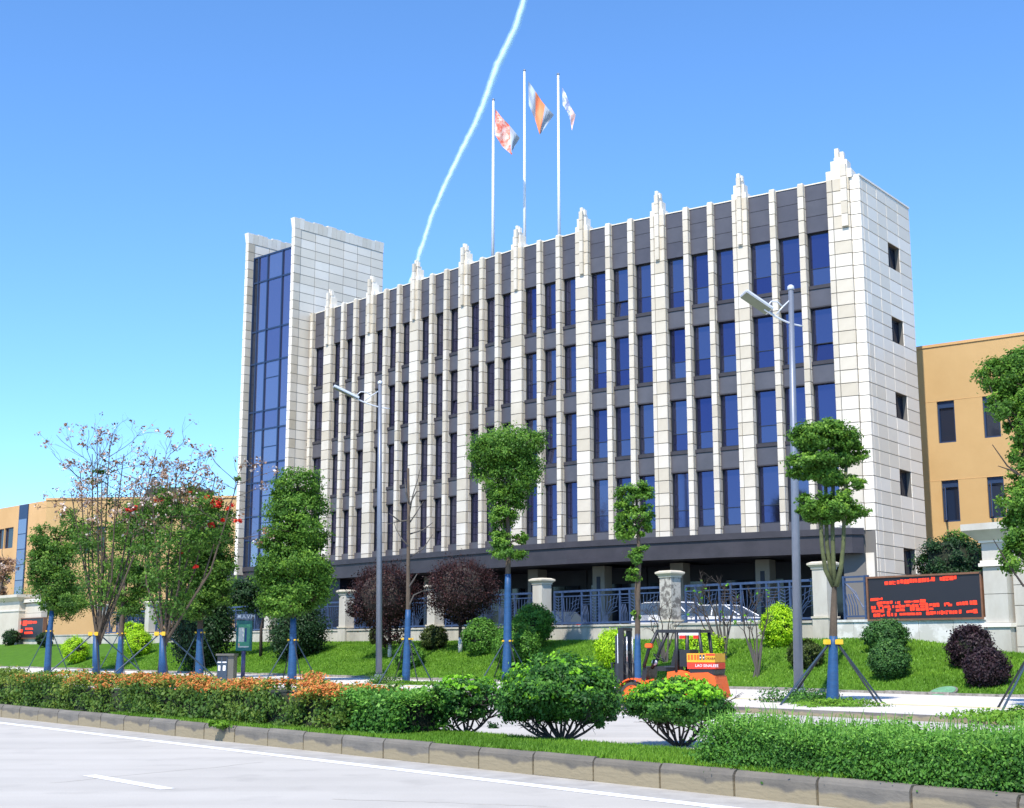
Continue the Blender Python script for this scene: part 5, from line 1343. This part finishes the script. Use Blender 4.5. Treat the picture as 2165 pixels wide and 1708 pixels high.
ball('round_shrub',1881,1396,37,37,1436,'clipped dark green ball shrub in front of another below the screen',L_ball,12000,.04,group=DG,seed=46,wild=30)
ball('round_shrub',1703,1384,33,28,1412,'brownish green shrub directly right of the tall lamp pole',L_olive,7000,.042,group=DG,seed=47,wild=30)
PG='dark purple round shrubs near the gate pier'
ball('purple_shrub',2053,1370,42,43,1412,'dark purple shrub behind, touching the wall by the gate pier',L_purp,11000,.042,group=PG,seed=48,wild=160)
ball('purple_shrub',2086,1413,42,38,1452,'dark purple shrub at the front of the pair near the gate pier',L_purp,12000,.042,group=PG,seed=49,wild=90)
ball('large_dark_shrub',428,1328,58,82,1412,'large dark green shrub behind the blue trunk left of the noticeboard',L_dark,14000,.08,seed=50,shell=.8,clump=.16)
ball('large_dark_shrub',630,1335,54,58,1390,'large dark green shrub behind the tall tiered tree',L_dark,12000,.07,seed=51,shell=.8,clump=.16)
# dark dome tree behind the screen
pD=SN(SNu(2015,11),11,1.5); c=W(2015,1188,pD.y); k=pD.y/FD
t=thing('dome_tree',pD,'dark green dome shaped tree behind the screen in front of the ochre building','tree')
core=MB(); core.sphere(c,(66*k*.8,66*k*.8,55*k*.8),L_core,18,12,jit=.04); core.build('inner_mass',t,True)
crown('crown',[(c.x,c.y,c.z,66*k,60*k,54*k),(c.x,c.y,c.z-.8,62*k,60*k,40*k)],16000,.055,L_dark,t,52,shell=.85,clump=.12)
crown('fresh_shoots',[(W(2018,1135,pD.y).x,pD.y-.3,W(2018,1135,pD.y).z,26*k,20*k,10*k)],700,.05,L_tree,t,53,clump=.4)['kind']='stuff'
q=MB(); q.tube([pD,Vector((c.x,c.y,c.z))],.14,bark,8); q.build('trunk',t)
# purple plum trees
def plum(ub,vb,u,v,a_,b_,label,seed,white=True,extra=()):
    p=GL(ub,vb); Y=p.y; k=Y/FD; c=W(u,v,Y); t=thing('plum_tree',p,label,'tree','dark purple clipped trees')
    q=MB(); f0=W(ub,v+b_*.75,Y); q.tube([p,p.lerp(f0,.5),f0],[.10,.085,.09],twig,8)
    for i in range(12):
        an=2*math.pi*i/12; e_=Vector((c.x+a_*k*.8*math.cos(an),c.y+a_*k*.8*math.sin(an),c.z+random.uniform(-.2,.3)*b_*k)); limb(q,f0,e_,.05,.015,twig,wob=.06,n=5,seg=5)
    q.build('trunk',t,True)
    q=MB(); q.tube([p,p+Vector((0,0,.75))],[.115,.105],lime,10); q.build('limewash_band',t,True)
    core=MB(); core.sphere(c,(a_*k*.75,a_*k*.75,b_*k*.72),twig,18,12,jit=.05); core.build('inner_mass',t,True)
    bl=[(c.x,c.y,c.z,a_*k*.95,a_*k*.9,b_*k*.95)]+blobpx(list(extra),Y)
    crown('crown',bl,17000,.05,L_plum,t,seed,shell=.7,clump=.14,nclump=500,updir=.2)
    rg=np.random.default_rng(seed); pp=MB()
    for i in range(420):
        d=rg.normal(size=3); d[2]=abs(d[2])*1.0; d/=np.linalg.norm(d)
        s_=Vector(c)+Vector((d[0]*a_*k*.85,d[1]*a_*k*.85,d[2]*b_*k*.85)); e_=s_+(Vector(d)*.6+Vector((0,0,.5)))*random.uniform(.2,.6)
        pp.tube([s_,e_],[.014,.004],L_plum,3,cap=False,rnd=random.uniform(.3,1))
    pp.build('shoots',t)['kind']='stuff'
plum(824,1390,815,1262,72,68,'dark purple clipped tree partly behind the street lamp',61,extra=[(825,1330,34,36),(760,1290,22,28)])
plum(973,1380,976,1248,74,64,'dark purple clipped tree with a white painted trunk foot, right of the pair',62,extra=[(975,1300,30,20)])
# small forked tree behind the noticeboard
px_tree('small_tree',551,1388,'small dark tree with a forked trunk right of the noticeboard',
 [(520,1262,36,24),(560,1262,46,34),(595,1280,30,26),(545,1240,50,20),(500,1255,24,18)],11000,.075,L_dark,trunk=[(552,1330),(556,1310),(560,1275)],seed=63,rt=.11,group=None,trunkm=twig,stems=None)
# bare dark shrubs by the fence
def bare(ub,vb,tips_,label,seed,R0=.05,leafy=True,lv=3):
    random.seed(seed); p=GL(ub,vb); Y=p.y; t=thing('bare_shrub',p,label,'shrub','leafless dark shrubs in front of the fence'); q=MB(); tp=[]
    for (u,v) in tips_:
        top=W(u,v,Y+random.uniform(-.7,.7)); mid=p.lerp(top,.5)+Vector(((top.x-p.x)*.05,0,.1))
        q.tube([p+Vector((random.uniform(-.15,.15),random.uniform(-.1,.1),-.1)),mid],[R0,R0*.7],twigg,6)
        branchy(q,mid,top,R0*.5,twig,levels=lv,n=4,spread=.75,tips=tp)
    q.build('branches',t)
    if leafy:
        crown('new_leaves',[(*tuple(v),.12,.12,.12) for v in tp[::14]],160,.035,L_lime,t,seed)
bare(1600,1430,[(1575,1300),(1600,1270),(1625,1260),(1560,1280),(1620,1310),(1590,1330)],'tall leafless shrub with pale slender stems beside the yellow green ball',71)
bare(1530,1395,[(1500,1240),(1470,1255),(1530,1235),(1555,1260),(1490,1290),(1515,1270),(1545,1300),(1460,1280)],'dense dark leafless shrub right of the stained pillar',72,R0=.06)
bare(1405,1400,[(1375,1310),(1395,1280),(1420,1290),(1430,1320),(1380,1290)],'dark bare shrub behind the forklift mast',73,leafy=False)
# trees and bushes behind the left fence
def backtree(u,v,a_,b_,n_off,label,m,seed,n=9000,size=.085,extra=(),name='background_tree'):
    p=SN(SNu(u,n_off),n_off,1.85); Y=p.y; t=thing(name,p,label,'tree','trees behind the left fence')
    bl=blobpx([(u,v,a_,b_)]+list(extra),Y,.7); crown('crown',bl,n,size,m,t,seed,clump=.2)
    c=W(u,v,Y); q=MB(); limb(q,p,c,.16,.08,bark)
    for b_1 in bl:
        for _ in range(4): limb(q,c,Vector(b_1[:3])+Vector((random.gauss(0,.5)*b_1[3],0,random.gauss(0,.4)*b_1[5])),.06,.02,bark,seg=5)
    q.build('trunk',t)
backtree(100,1265,55,40,10,'dark bushy tree behind the fence at the far left screen',L_tree2,81,extra=[(70,1290,34,26),(140,1270,40,36)])
backtree(225,1180,62,60,13,'green tree rising in front of the tan building behind the left flowering tree',L_tree,82,n=6500,extra=[(200,1260,50,40),(180,1140,40,40)])
backtree(320,1120,36,50,14,'green tree between the two flowering trees behind the fence',L_tree2,83,n=6500,extra=[(310,1200,34,50),(335,1262,50,40)])
backtree(395,1105,60,70,16,'large green tree in front of the dark roof drum',L_tree2,84,n=9000,extra=[(450,1090,40,30),(380,1050,50,22),(440,1170,50,50),(350,1060,30,20)])
backtree(515,1268,58,34,9,'clipped dark hedge tree behind the noticeboard',L_tree2,85,n=8000,size=.09,extra=[(470,1240,34,24),(480,1290,40,30)])
backtree(8,1200,26,24,9,'pinkish flowering tree at the far left edge above the gate pier',L_bud,86,n=3000,extra=[(5,1240,20,20)])
backtree(-5,1215,24,20,10,'green tree at the far left edge behind the gate pier',L_tree2,87,n=2500)
backtree(300,1300,60,34,9,'low dark shrubs behind the fence near the yellow green pair',L_dark,88,n=5000)

# ---- foreground median shrubs
def median_shrub(ub,vb,blobs,label,n,size,m,stems,seed,limeb=None,nlime=0,redb=None):
    p=GL(ub,vb); Y=p.y; random.seed(seed); t=thing('median_shrub',p,label,'shrub','rounded shrubs on the median')
    bl=blobpx(blobs,Y,.9); q=MB()
    for (us,vs_,k) in stems:
        top=W(us,vs_,Y+k); 
        mid=p.lerp(top,.5)+Vector(((top.x-p.x)*.18,0,-.06))
        pts=[]
        for i in range(8):
            t_=i/7; pts.append((p+Vector((random.uniform(-.02,.02),random.uniform(-.04,.04),-.03)))*(1-t_)**2+mid*2*t_*(1-t_)+top*t_*t_)
        q.tube(pts,[.024*(1-.08*i) for i in range(8)],twig,7)
        for s_ in range(6):
            a_=pts[random.randint(3,7)]; e_=a_+Vector((random.gauss(0,.22),random.gauss(0,.22),random.uniform(.12,.38))); branchy(q,a_,e_,.013,twig,levels=2,n=3,spread=.7)
    q.build('stems',t)
    crown('foliage',bl,n,size,m,t,seed,clump=.15,shell=.5,nclump=n//60)
    if nlime: crown('young_leaves',blobpx(limeb,Y,.9),nlime,size*1.25,L_lime,t,seed+1,clump=.10,shell=.93,nclump=nlime//10)
    if redb: crown('red_flowers',blobpx(redb,Y,.9),60,.05,L_red,t,seed+2,clump=.5,nclump=8)
median_shrub(985,1552,[(985,1465,62,30),(950,1485,38,26),(1030,1480,34,26),(975,1500,50,22),(935,1505,26,20)],'small loose green shrub at the end of the flowering hedge',9500,.026,L_shrub,
 [(950,1500,-.2),(1010,1490,.2),(975,1480,0),(1045,1500,.1),(930,1510,0),(995,1470,-.2),(1020,1525,.3)],91,[(985,1450,58,22),(1000,1450,50,18)],900)
median_shrub(1187,1568,[(1180,1430,86,42),(1180,1460,116,44),(1120,1480,62,40),(1240,1475,66,44),(1270,1500,34,34),(1090,1490,36,34),(1185,1490,70,30)],'largest round green shrub on the median, left of the forklift',56000,.026,L_shrub,
 [(1110,1500,0),(1150,1480,.2),(1185,1470,-.2),(1225,1480,.2),(1265,1490,0),(1130,1460,.4),(1205,1450,-.4),(1240,1500,-.2),(1085,1500,.2),(1280,1510,.2),(1170,1500,0),(1215,1510,0),(1100,1530,-.2),(1140,1525,.3)],92,[(1180,1430,90,44),(1180,1450,112,48)],1600)
median_shrub(1437,1578,[(1430,1465,74,28),(1425,1488,100,30),(1365,1490,40,26),(1495,1490,46,30),(1440,1505,76,22),(1530,1510,18,22)],'round shrub with lime green tips and red flowers in front of the forklift',30000,.027,L_shrub,
 [(1370,1500,0),(1400,1490,.2),(1435,1480,-.2),(1470,1490,.2),(1510,1500,0),(1390,1520,.3),(1450,1500,-.3),(1525,1515,.1),(1350,1505,0),(1485,1530,.2),(1420,1520,0)],93,[(1425,1462,80,26),(1400,1475,80,22),(1440,1470,80,24)],3000,[(1420,1460,60,14),(1345,1475,14,12),(1440,1480,60,14)])
random.seed(9)
# ---- hedges
def hedge(name,s0,s1,n0,n1,h,label,m,n,size,seed,flow=None,ragged=0,topfrac=.5):
    t=thing(name,SN((s0+s1)/2,(n0+n1)/2,.26),label,'hedge')
    c=MB(); K=24; pts=[]
    rg=np.random.default_rng(seed)
    def hh(s,nn_): return h*(1+.09*math.sin(s*1.3+nn_)+.08*math.sin(s*3.1+nn_*2.3)+.07*math.sin(s*7+nn_*3))
    for i in range(K):
        a_=s0+(s1-s0)*i/K; b_=s0+(s1-s0)*(i+1)/K; i_=.16
        a2=a_+(i_ if i==0 else 0); b2=b_-(i_ if i==K-1 else 0)
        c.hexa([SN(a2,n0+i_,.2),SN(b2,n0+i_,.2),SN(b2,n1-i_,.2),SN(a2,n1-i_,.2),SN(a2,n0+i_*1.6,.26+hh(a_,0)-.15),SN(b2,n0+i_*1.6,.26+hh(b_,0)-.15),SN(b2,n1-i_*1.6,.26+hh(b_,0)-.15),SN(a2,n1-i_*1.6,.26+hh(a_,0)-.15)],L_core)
    c.build('inner_mass',t)
    # leaves: clumps on top, front, ends
    nc=n//60; tp=rg.random(nc)<topfrac
    cs=rg.uniform(s0,s1,nc); cn=rg.uniform(n0,n1,nc); 
    z=np.array([.26+hh(a_,b_) for a_,b_ in zip(cs,cn)])-.04+rg.normal(size=nc)*.03
    side=~tp; fz=rg.random(nc); cn=np.where(side,np.where(rg.random(nc)<.8,n0+.06+.10*(fz**2)*1.0,n1-.08),cn); z=np.where(side,.27+fz*(z-.3),z)
    ends=side&(rg.random(nc)<.12); cs=np.where(ends,np.where(rg.random(nc)<.5,s0+.06,s1-.06),cs); cn=np.where(ends,rg.uniform(n0,n1,nc),cn)
    X=8.6+.643*cs+.766*cn; Y=50-.766*cs+.643*cn; CC=np.stack([X,Y,z],1)
    nr=np.where(tp[:,None],np.array([0,0,1.0]),np.where(ends[:,None],np.array([-.643,.766,.2]),np.array([-.766,-.643,.3])))
    li=rg.integers(0,nc,n); P=CC[li]+rg.normal(size=(n,3))*np.array([.10,.10,.055]); N=nr[li]+rg.normal(size=(n,3))*.6; N/=np.linalg.norm(N,axis=1,keepdims=True)
    rn=.6*(rg.random(nc)*.6+.4*(.5+.5*np.sin(cs*2.3+cn*3)))[li]+.4*rg.random(n)+np.where(tp[li],.24,-.20)  # top leaves lighter, side leaves darker: hedge shade painted into the leaf tone
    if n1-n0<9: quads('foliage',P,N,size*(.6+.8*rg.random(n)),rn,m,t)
    if ragged:
        k=rg.integers(0,nc,ragged); k=k[tp[k]]; P=CC[k]+rg.normal(size=(len(k),3))*np.array([.1,.1,.0]); pp=MB()
        for p_ in P: pp.tube([p_,p_+np.array([random.gauss(0,.05),random.gauss(0,.05),random.uniform(.08,.26)])],[.010,.003],m,3,cap=False,rnd=random.uniform(.5,1))
        pp.build('shoots',t)['kind']='stuff'
    if flow:
        cnt,sa,sb,pw=flow; k=np.where(tp & (cs>sa)&(cs<sb))[0]; 
        wq=((cs[k]-sa)/(sb-sa))**pw; wq/=wq.sum(); sel=rg.choice(k,cnt//8,p=wq); li=rg.integers(0,len(sel),cnt)
        P=CC[sel[li]]+rg.normal(size=(cnt,3))*np.array([.09,.09,.03])+np.array([0,0,.05]); N=np.array([-.2,-.3,1])+rg.normal(size=(cnt,3))*.5; N/=np.linalg.norm(N,axis=1,keepdims=True)
        quads('orange_flowers',P,N,size*.8*(.7+.6*rg.random(cnt)),rg.random(cnt),L_flow,t)
    return t
pe_=GL(905,1545); sE=toSN(pe_.x,pe_.y)[0]
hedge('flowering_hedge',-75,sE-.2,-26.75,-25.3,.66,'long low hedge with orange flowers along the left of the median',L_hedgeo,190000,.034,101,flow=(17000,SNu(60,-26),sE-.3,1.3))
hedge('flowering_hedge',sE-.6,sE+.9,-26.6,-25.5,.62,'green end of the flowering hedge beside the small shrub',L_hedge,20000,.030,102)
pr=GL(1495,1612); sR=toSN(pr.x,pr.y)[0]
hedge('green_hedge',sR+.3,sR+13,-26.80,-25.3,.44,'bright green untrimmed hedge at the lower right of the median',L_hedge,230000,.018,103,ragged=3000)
# ---- pits and small plants
def tuft(u,v,rx,h,label,n,m,seed,name='ground_plants',size=.035):
    p=GL(u,v); c=MB(); t=thing(name,p,label,'plants')
    crown('foliage',[(p.x,p.y,p.z+.02,rx,rx,h)],n,size,m,t,seed,clump=.22,shell=.1,nclump=60)
    return t
tuft(1693,1484,1.1,.38,'low dark green ground plants around the foot of the tall lamp',5000,L_shrub,111)
tuft(1765,1492,1.2,.14,'patch of grass around the blue trunk right of the tall lamp',4000,L_grass,112)
tuft(808,1446,.9,.35,'low green plants around the foot of the left street lamp',3000,L_tree2,113)
tuft(872,1448,1.1,.14,'patch of grass around the foot of the bare tree',3000,L_grass,114)
tuft(640,1443,1.3,.12,'patch of grass around the foot of the tall tiered tree',3000,L_grass,115)
tuft(470,1566,.22,.07,'small grass tuft growing in the gutter at the kerb',900,L_grass,116,size=.03)
tuft(2150,1518,1.3,.2,'patch of grass at the foot of the tree at the right edge',4000,L_grass,117)
tuft(1041,1540,.12,.12,'tiny dark plant on the edge of the median',200,L_dark,118,size=.03)
tuft(120,1425,1.4,.15,'patch of grass around the leftmost blue trunk',3000,L_grass,119)
tuft(275,1430,1.5,.15,'patch of grass around the second blue trunk from the left',3000,L_grass,120)
# inspection cover in the lawn
p=GL(1995,1466); t=thing('inspection_cover',p,'round green inspection cover set in the lawn','manhole cover')
q=MB(); nrm=(Vector((-.766*.35,-.643*.35,1))).normalized(); q.tube([p-nrm*.02,p+nrm*.06],.40,coverg,20); q.build('cover_plate',t)
q=MB(); q.tube([p-nrm*.03,p+nrm*.045],.46,joint,20); q.build('rim',t)
# rock on the canopy
rp=W(1792,1120,67.3); q=MB(); 
for (dx,dz,r_) in ((-.35,0,.3),(0,.12,.38),(.35,.02,.34)): q.sphere((rp.x+dx,rp.y+.2,ZC+.18+dz),(r_,.25,r_*.8),stone_w,12,8,jit=.08)
tag(q.build('boulder'),'pale rock lying on the canopy roof at the building corner','rock')
# white camera bracket near right edge
p=W(2118,1056,60); t=thing('security_camera',p,'small white security camera bracket at the right edge tree','camera')
q=MB(); q.bbox(p.x,p.x+.28,p.y-.05,p.y+.05,p.z-.04,p.z+.05,polew,b=.02); q.build('arm',t); q=MB(); q.bbox(p.x-.05,p.x+.05,p.y-.05,p.y+.05,p.z-.22,p.z+.05,polew,b=.02); q.build('bracket',t)
q=MB(); q.tube([p+Vector((.25,0,0)),Vector((p.x+.25,p.y,1.0))],.05,steel,8); q.build('mast',t)
